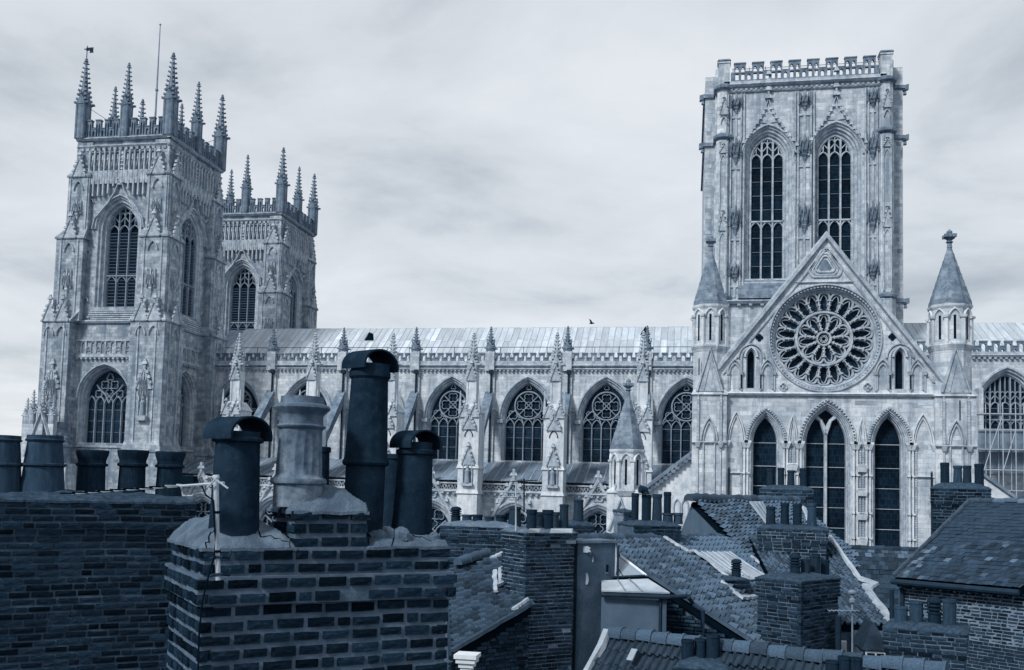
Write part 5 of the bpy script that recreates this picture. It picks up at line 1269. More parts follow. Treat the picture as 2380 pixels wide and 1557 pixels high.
# broken mortar lumps between the right pots
for i, (px, py, s) in enumerate(((880, 1236, .06), (905, 1228, .05), (930, 1232, .07), (912, 1240, .05), (1010, 1240, .05))):
    p, k = onA(px, py, .12); b = MB(); r = random.Random(i)
    b.lathe((p.x, p.y, p.z - .03), [(s * 1.3, -.05), (s * 1.2 * r.uniform(.8, 1.1), .01), (s * .7, s * .6), (s * .1, s * .75)], 9); b.v = [(x + r.uniform(-.012, .012), y + r.uniform(-.012, .012), z + r.uniform(-.012, .012)) for x, y, z in b.v]; part('mortar_lump', b, 'cement', near)
# cracks in the cement caps
for mo, path in ((mleft, ((.02, .0), (.06, .06), (.12, .12), (.2, .15), (.3, .18), (.4, .16))), (mleft, ((.62, .16), (.66, .1), (.74, .09), (.8, .06), (.92, .03), (.96, .0))), (mright, ((.3, 0), (.33, .06), (.3, .12), (.36, .2))), (mright, ((.6, .2), (.66, .12), (.78, .1), (.82, .02)))):
    b = MB(); pts = []
    for (s0, t0), (s1, t1) in zip(path, path[1:]):
        for k in range(3): pts.append(SURF[mo.name](s0 + (s1 - s0) * k / 3, t0 + (t1 - t0) * k / 3) + Vector((0, -.001, .0)))
    q_ = [pts[0]]
    for p in pts[1:]:
        if (p - q_[-1]).length > .004: q_.append(p)
    b.tube(q_, [.003 + .004 * RND.random() for _ in q_], 4); part('crack', b, 'shade', mo)
# TV aerial: mast clamped to the stack, long boom to the left
ae = thing('tv_aerial', 'white TV aerial with long boom clamped to the nearest brick stack', 'aerial', tuple(P(507, 1350, 6.72)))
b = MB(); b.tube([P(507, 1348, 6.72), P(504, 1250, 6.72), P(502, 1108, 6.72)], .019, 10); part('mast', b, 'alu', ae)
b = MB(); b.tube([P(502, 1112, 6.72), P(502, 1104, 6.72)], .023, 10); part('mast_cap', b, 'white', ae)
b = MB()
for y in (1190, 1281): b.tube([P(504 + (y - 1190) * .02, y - 3, 6.72), P(504 + (y - 1190) * .02, y + 3, 6.72)], .021, 10)
part('tape_band', b, 'black', ae)
b0, b1 = P(168, 1147, 7.3), P(521, 1122, 6.7); b = MB(); b.tube([b0, b1], .0095, 6); part('boom', b, 'alu', ae)
dirb = (b1 - b0).normalized(); crs = dirb.cross(Vector((0, 0, 1))).normalized()
for i in range(9):
    c = b0 + (b1 - b0) * (.02 + .088 * i); b = MB(); b.tube([c - crs * .14, c + crs * .14], .0055, 5); b.box(c.x - .02, c.x + .02, c.y - .012, c.y + .012, c.z - .004, c.z + .014); part('director', b, 'black' if i < 8 else 'alu', ae)
c = P(440, 1125, 6.9); b = MB(); b.frust(c.x - .055, c.x + .055, c.y - .04, c.y + .04, c.z - .01, c.z + .06, .01); part('balun_box', b, 'black', ae)
b = MB(); b.tube([c + Vector((-.06, 0, -.02)), c + Vector((-.045, 0, -.085)), c + Vector((.03, 0, -.085)), c + Vector((.06, 0, -.02)), c + Vector((.045, 0, .0))], .008, 6); part('folded_dipole', b, 'alu', ae)
b = MB()
for dx in (-.07, .09): b.tube([P(503, 1123, 6.68) + Vector((dx, 0, -.035)), P(503, 1119, 6.68) + Vector((dx * -.3, -.02, .035))], .007, 5)
part('clamp', b, 'alu', ae)
b = MB()
for y in (1295, 1335): b.tube([P(490, y + 4, 6.75), P(500, y, 6.70), P(515, y - 1, 6.70), P(532, y + 2, 6.80), P(537, y - 14, 6.85)], .011, 6)
part('wall_bracket', b, 'iron', ae)
cab = [P(455, 1120, 6.85), P(470, 1130, 6.8), P(478, 1150, 6.76), P(495, 1162, 6.7), P(500, 1240, 6.69), P(499, 1290, 6.69), P(483, 1345, 6.68), P(470, 1400, 6.72), P(463, 1470, 6.74), P(460, 1570, 6.74)]
b = MB(); b.tube(cab, .0065, 6); part('coax_cable', b, 'black', ae)

# ================================================================== the long stack at left
cB = .0765
t, A, B, u2, bk2, ztB, zb = stack('chimney_stack', 'wide dark brick stack filling the lower left corner, five pots in a row on top', -70, 452, 10.2, 11.3, 1166, 1600, 1.4, cB, .232, 'brick', 'mortard', corb=(0, 4), co=.035, cap='moss', caph=.09, capres=56, seed=31, right=True, dropz=15.0, mw=.014, header=.12)
pots_on(t, A, B, bk2, ztB, .05, [(5, 1158, 1012, 72, 'barrel', 'potg', .4), (97, 1158, 1012, 88, 'barrel', 'potg', .4), (209, 1162, 1046, 66, 'roll', 'pot', .55), (304, 1162, 1046, 64, 'roll', 'pot', .55), (391, 1162, 1050, 62, 'roll', 'pot', .55)], 1.4)
# ================================================================== roofs
def pantile(seed, m):
    r = random.Random(seed); b = MB(); us = (0, .12, .26, .40, .56, .78, 1.04); hs = (.0, .30, .42, .30, .0, -.08, -.02)
    k = r.uniform(-.02, .02); t = [b.a(u_, 0, h * .95 - .03) for u_, h in zip(us, hs)]; l = [b.a(u_ + k, 1.10 + r.uniform(-.01, .02), h + .22) for u_, h in zip(us, hs)]; d = [b.a(u_ + k, 1.10, h - .08) for u_, h in zip(us, hs)]
    for i in range(6): b.f.append((t[i], t[i + 1], l[i + 1], l[i])); b.f.append((l[i], l[i + 1], d[i + 1], d[i]))
    return b.mesh('tile', m)
def slate(seed, m):
    r = random.Random(seed); b = MB(); j = lambda: r.uniform(-.02, .02)
    a = [(.02, -.1, 0), (.98, -.1, 0), (.98 + j(), 1.02 + j(), .06), (.02 + j(), 1.02 + j(), .06)]
    b.loops([[(x, y, z - .05) for x, y, z in a], a]); return b.mesh('slate', m)
TM = {'tile': [pantile(s, 'tile') for s in range(4)], 'tiled': [pantile(s, 'tiled') for s in range(4)], 'slate': [slate(s, 'slate') for s in range(4)], 'lichen': [slate(s, 'lichen') for s in range(3)]}
def bil(q, s, t): return q[0] * (1 - s) * (1 - t) + q[1] * s * (1 - t) + q[2] * s * t + q[3] * (1 - s) * t
def tiled_roof(parent, q, ncol, nrow, kind, limit=300, mask=None, seed=0, sag=.06, stagger=False, alt=None, jit=.055):
    """q: ridge left, ridge right, eave right, eave left. Deck, then tiles; the nearest ones are single objects"""
    q = [Vector(p) for p in q]; nrm = (q[1] - q[0]).cross(q[3] - q[0]).normalized(); nrm = nrm if nrm.z > 0 else -nrm; r = random.Random(seed)
    d = MB(); dn = -nrm * .05; d.loops([[tuple(p + dn) for p in q], [tuple(p + dn - nrm * .12) for p in q]]); roof = part('roof', d, 'deck', parent); items = []
    for j in range(nrow):
        for i in range(-1 if stagger else 0, ncol):
            o = .5 if (stagger and j % 2) else 0
            s0, s1 = (i + o) / ncol, (i + 1 + o) / ncol
            if s0 < -.001 or s1 > 1.001: 
                s0, s1 = max(0, s0), min(1, s1)
                if s1 - s0 < .3 / ncol: continue
            t0, t1 = j / nrow, (j + 1) / nrow
            if mask and not mask((s0 + s1) / 2, (t0 + t1) / 2): continue
            p = bil(q, s0, t0); U = bil(q, s1, t0) - p; V = bil(q, s0, t1) - p
            w1 = noise.noise(Vector((s0 * 5, t0 * 5, seed))) * sag
            items.append(((p - CAM).length, p + nrm * (w1 + r.uniform(-.006, .006)), U, V, r.uniform(-jit, jit), r.random(), (s0, t0)))
    items.sort(key=lambda e: e[0]); rest = MB()
    for k, (_, p, U, V, tw, rr, st_) in enumerate(items):
        kk = alt(st_, rr) if alt else kind; me = TM[kk][int(rr * 997) % len(TM[kk])]
        v = V.normalized(); uu = (U - v * U.dot(v)); ul = uu.length; uu.normalize(); n = uu.cross(v); n = n if n.dot(nrm) > 0 else -n
        uu2 = (uu + v * tw).normalized(); hs = min(ul, V.length) if kind in ('slate', 'lichen') else ul
        mw = Matrix(((uu2.x * ul, v.x * V.length, n.x * hs, p.x), (uu2.y * ul, v.y * V.length, n.y * hs, p.y), (uu2.z * ul, v.z * V.length, n.z * hs, p.z), (0, 0, 0, 1)))
        if k < limit: instm(me.name.split('.')[0], me, roof, mw)
        else:
            o = len(rest.v); rest.v += [tuple(mw @ x.co) for x in me.vertices]; rest.f += [tuple(i + o for i in f.vertices) for f in me.polygons]
    if rest.v: part('tile_courses' if kind not in ('slate', 'lichen') else 'slate_courses', rest, kind, roof, kind='stuff')
    return roof, nrm
def ridge_tiles(parent, a, b_, n, r, m='ridge', lift=0.0, seed=0):
    a, b_ = Vector(a), Vector(b_); t = (b_ - a) / n; L = t.length; t.normalize(); x = t.cross(Vector((0, 0, 1))).normalized(); up = x.cross(t); rr = random.Random(seed)
    mb = MB(); lp = []
    for s, k in ((0, .92), (.86, 1.0), (.88, 1.1), (1.02, 1.1), (1.02, .95)): lp.append([(k * cos(pi * (-.08 + 1.16 * i / 8)), s, k * sin(pi * (-.08 + 1.16 * i / 8))) for i in range(9)])
    mb.loops(lp, cap=True); me = mb.mesh('ridge_tile', m, smooth=True)
    for k in range(n):
        p = a + t * L * k + up * (lift + rr.uniform(-.012, .012)); instm('ridge_tile', me, parent, Matrix(((x.x * r, t.x * L, up.x * r, p.x), (x.y * r, t.y * L, up.y * r, p.y), (x.z * r, t.z * L, up.z * r, p.z), (0, 0, 0, 1))))
def slab(parent, q, nrm, th, m, nm, off=.05):
    b = MB(); b.loops([[tuple(Vector(p) + nrm * off) for p in q], [tuple(Vector(p) + nrm * (off + th)) for p in q]]); return part(nm, b, m, parent)
def ribbon(parent, pts, w, nrm, th, m, nm, off=.1, seed=0, res=10):
    """ragged strip of lead or mortar along a line on a roof"""
    r = random.Random(seed); P_ = [Vector(p) for p in pts]; b = MB(); lp = []
    tot = []
    for a, c in zip(P_, P_[1:]):
        for k in range(res): tot.append(a + (c - a) * k / res)
    tot.append(P_[-1]); 
    for i, p in enumerate(tot):
        t = (tot[min(i + 1, len(tot) - 1)] - tot[max(i - 1, 0)]).normalized(); s = t.cross(nrm).normalized(); wa, wb = w * r.uniform(.2, .42), w * r.uniform(.2, .42)
        lp.append([tuple(p + s * wa + nrm * (off - .03)), tuple(p + s * wa * .6 + nrm * (off + th)), tuple(p - s * wb * .6 + nrm * (off + th)), tuple(p - s * wb + nrm * (off - .03))])
    b.loops(lp); return part(nm, b, m, parent)
def body(parent, pts, z1s, z0, m, nm='wall'):
    """vertical walls down from a polygon of (x, y) with the given top heights"""
    b = MB(); b.loops([[(p[0], p[1], z0) for p in pts], [(p[0], p[1], z) for p, z in zip(pts, z1s)]]); return part(nm, b, m, parent)
def fill_house(parent, q, ins=.12, m='mortard', z0=0):
    """walls standing under a roof quad, down to the street"""
    c = (q[0] + q[1] + q[2] + q[3]) / 4; pts = [Vector(p) + (c - Vector(p)) * .04 for p in q]; return body(parent, [p.xy for p in pts], [p.z - .25 for p in pts], z0, m, 'wall')

# ---- house with pantiles and rooflight, left of the tall brick chimney
q = [P(1232, 1258, 22.2), P(1232, 1408, 18.2), P(1050, 1516, 16.9), P(1040, 1330, 20.6)]
h1 = thing('house', 'pantiled house between the nearest stack and the tall brick chimney', 'house', (*((q[0] + q[2]) / 2).xy, 0))
rf, n1_ = tiled_roof(h1, q, 15, 12, 'tiled', seed=3)
wl1 = fill_house(h1, q); lay(wl1, q[2], q[1], q[1].z, q[2].z - 1.2, .074, .235, 'brick2', seed=5, top=lambda s: q[2].z + (q[1].z - q[2].z) * s - .14, mort=.012)
b = MB(); d_ = (q[1] - q[2]); o_ = Vector((d_.y, -d_.x, 0)).normalized() * .02
ribbon(rf, [q[2], q[1]], .18, n1_, .03, 'tiled', 'verge', .04)
ridge_tiles(rf, P(1064, 1312, 20.5), P(1132, 1289, 21.4), 3, .13, lift=.02)
sk = [bil(q, .38, .08), bil(q, .62, .08), bil(q, .62, .40), bil(q, .38, .40)]
rl = slab(rf, sk, n1_, .06, 'lead2', 'rooflight', .14)
c_ = (sk[0] + sk[1] + sk[2] + sk[3]) / 4; slab(rl, [p + (c_ - p) * .16 for p in sk], n1_, .015, 'skyglass', 'pane', .2)
ribbon(rf, [bil(q, .64, .44), bil(q, .34, .44)], .2, n1_, .02, 'flash', 'lead_flashing', .12, 4)
ribbon(rf, [bil(q, .05, .05), bil(q, .10, .30), bil(q, .12, .48)], .22, n1_, .02, 'flash', 'lead_flashing', .12, 6)
ribbon(rf, [bil(q, .97, .02), bil(q, .99, .22)], .14, n1_, .02, 'flash', 'lead_flashing', .12, 7)
k_ = P(1086, 1536, 16.6); b = MB()
for i, (w_, z0, z1) in enumerate(((.20, .06, .13), (.17, -.02, .06), (.13, -.10, -.02), (.10, -.5, -.10))): b.box(k_.x - w_, k_.x + w_, k_.y - w_, k_.y + w_, k_.z + z0, k_.z + z1)
part('kneeler', b, 'white', h1); b = MB(); b.tube([q[2] + Vector((0, 0, -.1)), q[3] + Vector((0, 0, -.1))], .06, 8); part('gutter', b, 'iron', h1)

# ---- far stack with a row of pots behind the aerials
t, A, B, u_, bk_, zt, zb = stack('chimney_stack', 'low far brick stack carrying a row of short pots, left of the tall brick chimney', 1028, 1203, 26.5, 26.0, 1224, 1330, 1.1, .098, .26, 'brick2', 'mortar', corb=(0, 3), co=.06, cap='cement', caph=.14, seed=41, dropz=6)
pots_on(t, A, B, bk_, zt, .12, [(1059, 1218, 1177, 23, 'louvre', 'pot', .4), (1085, 1219, 1196, 25, 'squat', 'potg', .4), (1109, 1219, 1196, 25, 'squat', 'pot', .4), (1137, 1220, 1200, 23, 'squat', 'potg', .4), (1165, 1220, 1197, 28, 'squat', 'pot', .4), (1196, 1234, 1178, 31, 'taper', 'potg', .2)], 1.1)
# ---- tall brick chimney
t2, A, B, u_, bk_, zt, zb = stack('chimney_stack', 'tall patchy brick chimney beside the grey rendered block, two dark squat pots in front', 1223, 1338, 18.6, 19.2, 1238, 1590, .95, .0735, .232, 'brick2', 'mortar2', corb=(0, 3), co=.03, cap='cement', caph=.08, seed=51, left=True, dropz=10, drop=.012, header=.2)
pots_on(t2, A, B, bk_, zt, .1, [(1235, 1224, 1184, 25, 'squat', 'pot', .25), (1273, 1225, 1185, 26, 'squat', 'pot', .25), (1310, 1226, 1172, 23, 'plain', 'potg', .3), (1254, 1220, 1190, 22, 'squat', 'potg', .75), (1290, 1220, 1190, 20, 'squat', 'potg', .75)], .95)
for (a, c) in ((1228, 1256), (1278, 1330)):
    p0 = P(a, 1236, 18.55); p1 = P(c, 1236, 18.75); b = MB(); b.loops([[tuple(p0 + Vector((0, -.015, -.02))), tuple(p1 + Vector((0, -.015, -.02))), tuple(p1 + Vector((-.03, .02, .05))), tuple(p0 + Vector((.03, .02, .05)))], [tuple(p0 + Vector((0, .1, -.02))), tuple(p1 + Vector((0, .1, -.02))), tuple(p1 + Vector((0, .12, .06))), tuple(p0 + Vector((0, .12, .06)))]]); part('mortar_patch', b, 'flash', t2)
t, A, B, u_, bk_, zt, zb = stack('chimney_stack', 'stub of dark stack with one tall plain pot, behind the tall brick chimney', 1322, 1380, 24.2, 24.4, 1222, 1275, .7, .085, .24, 'brick2', 'mortar', corb=(0, 2), co=.03, caph=.12, seed=61, dropz=8)
pots_on(t, A, B, bk_, zt, .12, [(1344, 1213, 1161, 25, 'plain', 'potg', .3)], .7)
# ---- grey rendered block with a lean-to dormer
A, B = P(1343, 1262, 19.3), P(1434, 1262, 19.8); zt = (A.z + B.z) / 2; u_ = Vector((B.x - A.x, B.y - A.y, 0)).normalized(); bk_ = Vector((-u_.y, u_.x, 0))
t = thing('rendered_flue', 'plain grey cement-rendered flue block with a slab top, right of the tall brick chimney', 'chimney', (*((A + B) / 2).xy, 0))
core(t, A, B, 1.1, 0, zt, 0, 'render', 'body'); core(t, A - u_ * .04 - bk_ * .04, B + u_ * .04 - bk_ * .04, 1.18, zt, zt + .055, 0, 'cement', 'slab_top')
p = P(1406, 1321, 19.64); b = MB(); b.box(p.x - .07, p.x + .07, p.y - .01, p.y + .05, p.z - .08, p.z + .08); part('vent_hole', b, 'shade', t)
b = MB(); b.box(p.x - .075, p.x + .075, p.y - .02, p.y + .02, p.z - .1, p.z - .08); part('vent_sill', b, 'cement', t)
for px, py, w_, h_ in ((1364, 1345, .05, .13), (1358, 1276, .16, .07), (1428, 1300, .03, .42), (1378, 1300, .015, .07), (1372, 1284, .02, .04), (1430, 1416, .05, .06)):
    p = P(px, py, 19.46); b = MB(); r = random.Random(px); pr = [(p.x + w_ * r.uniform(.7, 1.1) * cos(a), p.z + h_ * r.uniform(.7, 1.1) * sin(a)) for a in [2 * pi * k / 11 for k in range(11)]]
    yy = A.y + (B.y - A.y) * ((p.x - A.x) / (B.x - A.x)); b.prism(pr, yy - .008, yy + .02); part('bare_patch', b, 'flash', t)
b = MB(); b.tube([B + Vector((.03, -.03, -.05)), B + Vector((.03, -.03, -1.2))], .02, 6); part('pipe', b, 'iron', t)
# ---- main pantiled house, verge running down to the right
RL, RR, EL = P(1380, 1256, 20.6), P(1715, 1250, 26.2), P(1768, 1506, 18.9)
q = [RL, RR, EL + (RR - RL), EL]
h2 = thing('house', 'large pantiled house with lead-roofed dormer, right of the grey rendered flue', 'house', (*((q[0] + q[2]) / 2).xy, 0))
rf, n2_ = tiled_roof(h2, q, 30, 20, 'tile', seed=7)
wl2 = fill_house(h2, q); lay(wl2, q[0], q[3], q[0].z - .2, q[3].z - 1.2, .074, .235, 'brick2', seed=15, top=lambda s: q[0].z + (q[3].z - q[0].z) * s - .16, mort=.013)
ribbon(rf, [q[0], q[3]], .16, n2_, .03, 'tile', 'verge', .03)
ridge_tiles(rf, P(1346, 1253, 20.2), P(1540, 1253, 23), 13, .15, lift=-.02, seed=3); ridge_tiles(rf, P(1604, 1252, 24.2), P(1702, 1252, 26), 6, .14, lift=0, seed=4)
bq = lambda px, py, nrm, q: (lambda r: CAM + r * ((Vector(q[0]) - CAM).dot(nrm) / r.dot(nrm)))(ray(px, py))     # point of a roof plane seen at a pixel
def on(px, py): return bq(px, py, n2_, q)
lp = [on(1612, 1297), on(1692, 1295), on(1772, 1356), on(1728, 1362), on(1672, 1340)]
ls = slab(rf, lp, n2_, .03, 'lead2', 'lead_roof_panel', .14)
for k in range(6):
    a, c = on(1622 + 13 * k, 1297), on(1690 + 14 * k if k < 4 else 1772, 1346 + 3 * k if k < 4 else 1345 + 2 * k)
    b = MB(); b.tube([a + n2_ * .19, c + n2_ * .19], .022, 5); part('lead_roll', b, 'lead2', ls)
ribbon(rf, [on(1607, 1292), on(1640, 1315), on(1675, 1345), on(1716, 1372)], .16, n2_, .02, 'flash', 'lead_flashing', .16, 8)
ribbon(rf, [on(1538, 1256), on(1572, 1278), on(1598, 1292), on(1612, 1290)], .2, n2_, .02, 'flash', 'lead_flashing', .13, 9)
ribbon(rf, [on(1672, 1362), on(1718, 1400), on(1760, 1396)], .2, n2_, .02, 'flash', 'lead_flashing', .14, 10)
ribbon(rf, [on(1742, 1302), on(1775, 1330), on(1812, 1352)], .2, n2_, .02, 'flash', 'lead_flashing', .14, 12)
ribbon(rf, [on(1780, 1474), on(1815, 1490)], .2, n2_, .02, 'flash', 'lead_flashing', .14, 14)
# dormer
dm = thing('dormer', 'lean-to dormer with glazed top and pale lead lower roof beside the rendered flue', 'dormer', (*P(1490, 1400, 19).xy, 0))
gq = [P(1396, 1288, 20.6), P(1437, 1290, 20.4), P(1503, 1341, 19.5), P(1398, 1346, 19.8)]; gn = (gq[3] - gq[0]).cross(gq[2] - gq[0]).normalized(); gn = gn if gn.z > 0 else -gn
slab(dm, gq, gn, .03, 'skyglass', 'pane', 0)
for a, c, w_ in ((gq[1], gq[2], .035), (gq[3], gq[2], .03), ((gq[0] + gq[1]) / 2, (gq[3] + gq[2]) / 2, .012)):
    b = MB(); b.tube([a + gn * .03, c + gn * .03], w_, 4); part('glazing_bar', b, 'white' if w_ > .03 else 'iron', dm)
lq = [P(1398, 1352, 19.6), P(1506, 1348, 19.3), P(1557, 1380, 18.7), P(1398, 1375, 18.9)]; ln_ = (lq[3] - lq[0]).cross(lq[2] - lq[0]).normalized(); ln_ = ln_ if ln_.z > 0 else -ln_
lo_ = slab(dm, lq, ln_, .03, 'lead2', 'lead_roof', 0)
for t_ in (.35, .6): b = MB(); b.tube([lq[0] + (lq[1] - lq[0]) * t_ + ln_ * .04, lq[3] + (lq[2] - lq[3]) * t_ + ln_ * .04], .014, 5); part('lead_roll', b, 'leadd', lo_)
b = MB(); b.tube([lq[3] + Vector((0, -.03, -.06)), lq[2] + Vector((.0, -.03, -.06)), P(1602, 1386, 18.9)], .045, 8); part('gutter', b, 'iron', dm)
W0, W1 = P(1398, 1380, 18.98), P(1546, 1384, 18.82); dd = Vector((W1.x - W0.x, W1.y - W0.y, 0)).normalized(); bb_ = Vector((-dd.y, dd.x, 0))
body(dm, [W0.xy, W1.xy, (W1 + bb_ * 1.6).xy, (W0 + bb_ * 1.6).xy], [W0.z + .02, W1.z + .02, W1.z + .02, W0.z + .02], 0, 'render2')
b = MB(); b.box(W1.x - .05, W1.x + .03, W1.y - .05, W1.y + .03, 5, W1.z); part('corner_board', b, 'render', dm)
b = MB(); b.tube([W1 + Vector((-.09, -.06, 0)), W1 + Vector((-.09, -.06, -2))], .03, 6); part('downpipe', b, 'iron', dm)
b = MB(); b.tube([P(1600, 1388, 18.8), P(1612, 1405, 18.9), P(1634, 1420, 18.6), P(1636, 1560, 18.5)], .045, 8); o = part('downpipe', b, 'iron', h2)
# ---- stack in the middle of the pantiled roofs
t, A, B, u_, bk_, zt, zb = stack('chimney_stack', 'squat dark stack crowded with mixed pots, below the small stone turret', 1477, 1580, 22.6, 22.9, 1222, 1300, 1.1, .084, .235, 'brick', 'mortard', corb=(0, 3), co=.04, caph=.10, cap='moss', seed=71, right=True, dropz=7)
pots_on(t, A, B, bk_, zt, .1, [(1476, 1184, 1146, 17, 'straight', 'pot', .85), (1502, 1206, 1150, 22, 'straight', 'pot', .4), (1527, 1206, 1148, 24, 'taper', 'potg', .4), (1551, 1187, 1143, 17, 'straight', 'pot', .85), (1552, 1208, 1192, 25, 'squat', 'potg', .35), (1576, 1210, 1192, 22, 'squat', 'potg', .35)], 1.1)
cw_ = P(1500, 1149, 23.1); b = MB(); b.tube([cw_, cw_ + Vector((-.02, 0, .1)), cw_ + Vector((-.13, -.06, .13))], .1, 12); part('elbow_cowl', b, 'pot', t)
t, A, B, u_, bk_, zt, zb = stack('chimney_stack', 'narrow stone-based stub left of the crowded squat stack', 1452, 1480, 25.0, 25.1, 1190, 1260, .8, .085, .24, 'brick2', 'mortar2', corb=(0, 1), co=.02, caph=.06, seed=75, dropz=7)
# ---- upper pantiled house with plastered gable
RL, RR, EL = P(1612, 1163, 26.5), P(1852, 1167, 31.0), P(1792, 1345, 24.2)
q = [RL, RR, EL + (RR - RL), EL]; qU = q
h3 = thing('house', 'upper pantiled house with bare plastered gable in front of the tall lancets', 'house', (*((q[0] + q[2]) / 2).xy, 0))
rf, n3_ = tiled_roof(h3, q, 24, 20, 'tile', seed=9)
ridge_tiles(rf, P(1600, 1161, 26.3), P(1850, 1166, 31), 14, .17, seed=6)
gb_ = P(1575, 1262, 25.5); gd = q[3] - q[0]; b = MB(); e0 = q[0] - n3_ * .1; e1 = q[0] + gd * .62 - n3_ * .1; g0 = P(1572, 1262, 28.0)
b.loops([[tuple(e0), tuple(e1), (e1.x, e1.y, 5), (g0.x, g0.y, 5), tuple(g0)], [tuple(e0 + (RR - RL) * .05), tuple(e1 + (RR - RL) * .05), (e1.x + (RR - RL).x * .05, e1.y + (RR - RL).y * .05, 5), (g0.x + .3, g0.y + .3, 5), tuple(g0 + (RR - RL) * .05)]]); part('gable_wall', b, 'render2', h3)
fill_house(h3, q)
on3 = lambda px, py: bq(px, py, n3_, qU)
ls = slab(rf, [on3(1734, 1177), on3(1764, 1177), on3(1800, 1240), on3(1782, 1240)], n3_, .03, 'lead2', 'lead_roof_panel', .16)
for k in range(3): b = MB(); b.tube([on3(1742 + 9 * k, 1180) + n3_ * .2, on3(1784 + 6 * k, 1236) + n3_ * .2], .03, 5); part('lead_roll', b, 'leadd', ls)
ribbon(rf, [on3(1864, 1188), on3(1875, 1222)], .25, n3_, .02, 'flash', 'lead_flashing', .16, 15)
# ---- stacks on the right-hand roofs
t, A, B, u_, bk_, zt, zb = stack('chimney_stack', 'far brick stack with four slim pots in front of the left lancet', 1768, 1888, 33.4, 32.9, 1138, 1215, 1.1, .105, .26, 'brick2', 'mortar', corb=(0, 3), co=.06, caph=.16, seed=81, dropz=8)
pots_on(t, A, B, bk_, zt, .14, [(1790, 1131, 1089, 18, 'taper', 'potg', .4), (1815, 1131, 1087, 15, 'straight', 'pot', .4), (1838, 1131, 1093, 18, 'taper', 'potg', .4), (1867, 1131, 1088, 16, 'straight', 'pot', .4)], 1.1)
t, A, B, u_, bk_, zt, zb = stack('chimney_stack', 'broad brick stack with four tapered pots below the central lancet', 1763, 1922, 24.65, 24.1, 1230, 1345, 1.2, .083, .235, 'brick2', 'mortar2', corb=(0, 4), co=.04, caph=.10, cap='moss', seed=91, dropz=7)
pots_on(t, A, B, bk_, zt, .1, [(1791, 1224, 1177, 23, 'taper', 'potg', .4), (1824, 1224, 1169, 21, 'taper', 'pot', .4), (1853, 1224, 1171, 20, 'straight', 'pot', .4), (1887, 1226, 1169, 23, 'taper', 'potg', .4)], 1.2)
t, A, B, u_, bk_, zt, zb = stack('chimney_stack', 'tall dark brick stack topped by square pots and one louvred pot, beside the slim aerial', 1862, 1950, 18.6, 19.6, 1348, 1545, 1.0, .0735, .232, 'brick2', 'mortar', corb=(0, 5), co=.03, caph=.09, seed=101, left=True, dropz=8)
pots_on(t, A, B, bk_, zt, .08, [(1848, 1338, 1286, 23, 'louvre', 'pot', .55), (1872, 1336, 1299, 21, 'straight', 'potg', .5), (1894, 1336, 1290, 23, 'straight', 'potg', .5), (1917, 1338, 1301, 20, 'straight', 'pot', .5)], 1.0)
t, A, B, u_, bk_, zt, zb = stack('chimney_stack', 'tiny brick stack with one louvred pot amid the pantiles', 1688, 1740, 21.4, 21.5, 1348, 1392, .5, .08, .235, 'brick', 'mortard', corb=(0, 2), co=.03, caph=.05, seed=111, dropz=3)
pots_on(t, A, B, bk_, zt, .05, [(1711, 1346, 1299, 22, 'louvre', 'pot', .4)], .5)
# ---- pantiled roof with white verge, right
RL, RR, ER = P(1740, 1246, 25.6), P(1924, 1252, 25.6), P(2072, 1452, 20.8)
q = [RL, RR, ER, ER + (RL - RR)]; qW = q
h4 = thing('house', 'pantiled house with a bright lead verge running down beside the slim aerial', 'house', (*((q[0] + q[2]) / 2).xy, 0))
rf, n4_ = tiled_roof(h4, q, 16, 19, 'tile', seed=12); fill_house(h4, q)
ribbon(rf, [q[1] + Vector((.05, 0, 0)), q[1] + (q[2] - q[1]) * .55], .2, n4_, .03, 'flash', 'lead_verge', .08, 16)
ribbon(rf, [q[1] + (q[2] - q[1]) * .55, q[1] + (q[2] - q[1]) * .63 + Vector((.25, 0, .05)), q[1] + (q[2] - q[1]) * .66], .28, n4_, .03, 'flash', 'lead_verge', .1, 17, 4)
ribbon(rf, [q[1] + (q[2] - q[1]) * .62, q[2]], .34, n4_, .04, 'flash', 'lead_verge', .08, 18)
W0, W1 = q[3] * .4 + q[2] * .6, q[2]; wq = body(h4, [W0.xy, W1.xy, (W1 + Vector((0, .4, 0))).xy, (W0 + Vector((0, .4, 0))).xy], [W0.z - .15] * 4, 0, 'mortar')
lay(wq, W0, W1, W0.z - .15, W0.z - 1.3, .074, .232, 'brick2', seed=121)
p = P(1960, 1507, 20.2); b = MB(); b.box(p.x - .06, p.x + .06, p.y - .06, p.y + .02, p.z - .16, p.z + .16); part('window_frame', b, 'white', h4)
b = MB(); b.tube([P(1948, 1432, 19.2), P(1948, 1580, 19.2)], .06, 8); part('downpipe', b, 'iron', h4)
b = MB(); b.tube([P(2073, 1370, 20.8), P(2073, 1450, 20.8)], .05, 8); part('downpipe', b, 'iron', h4)
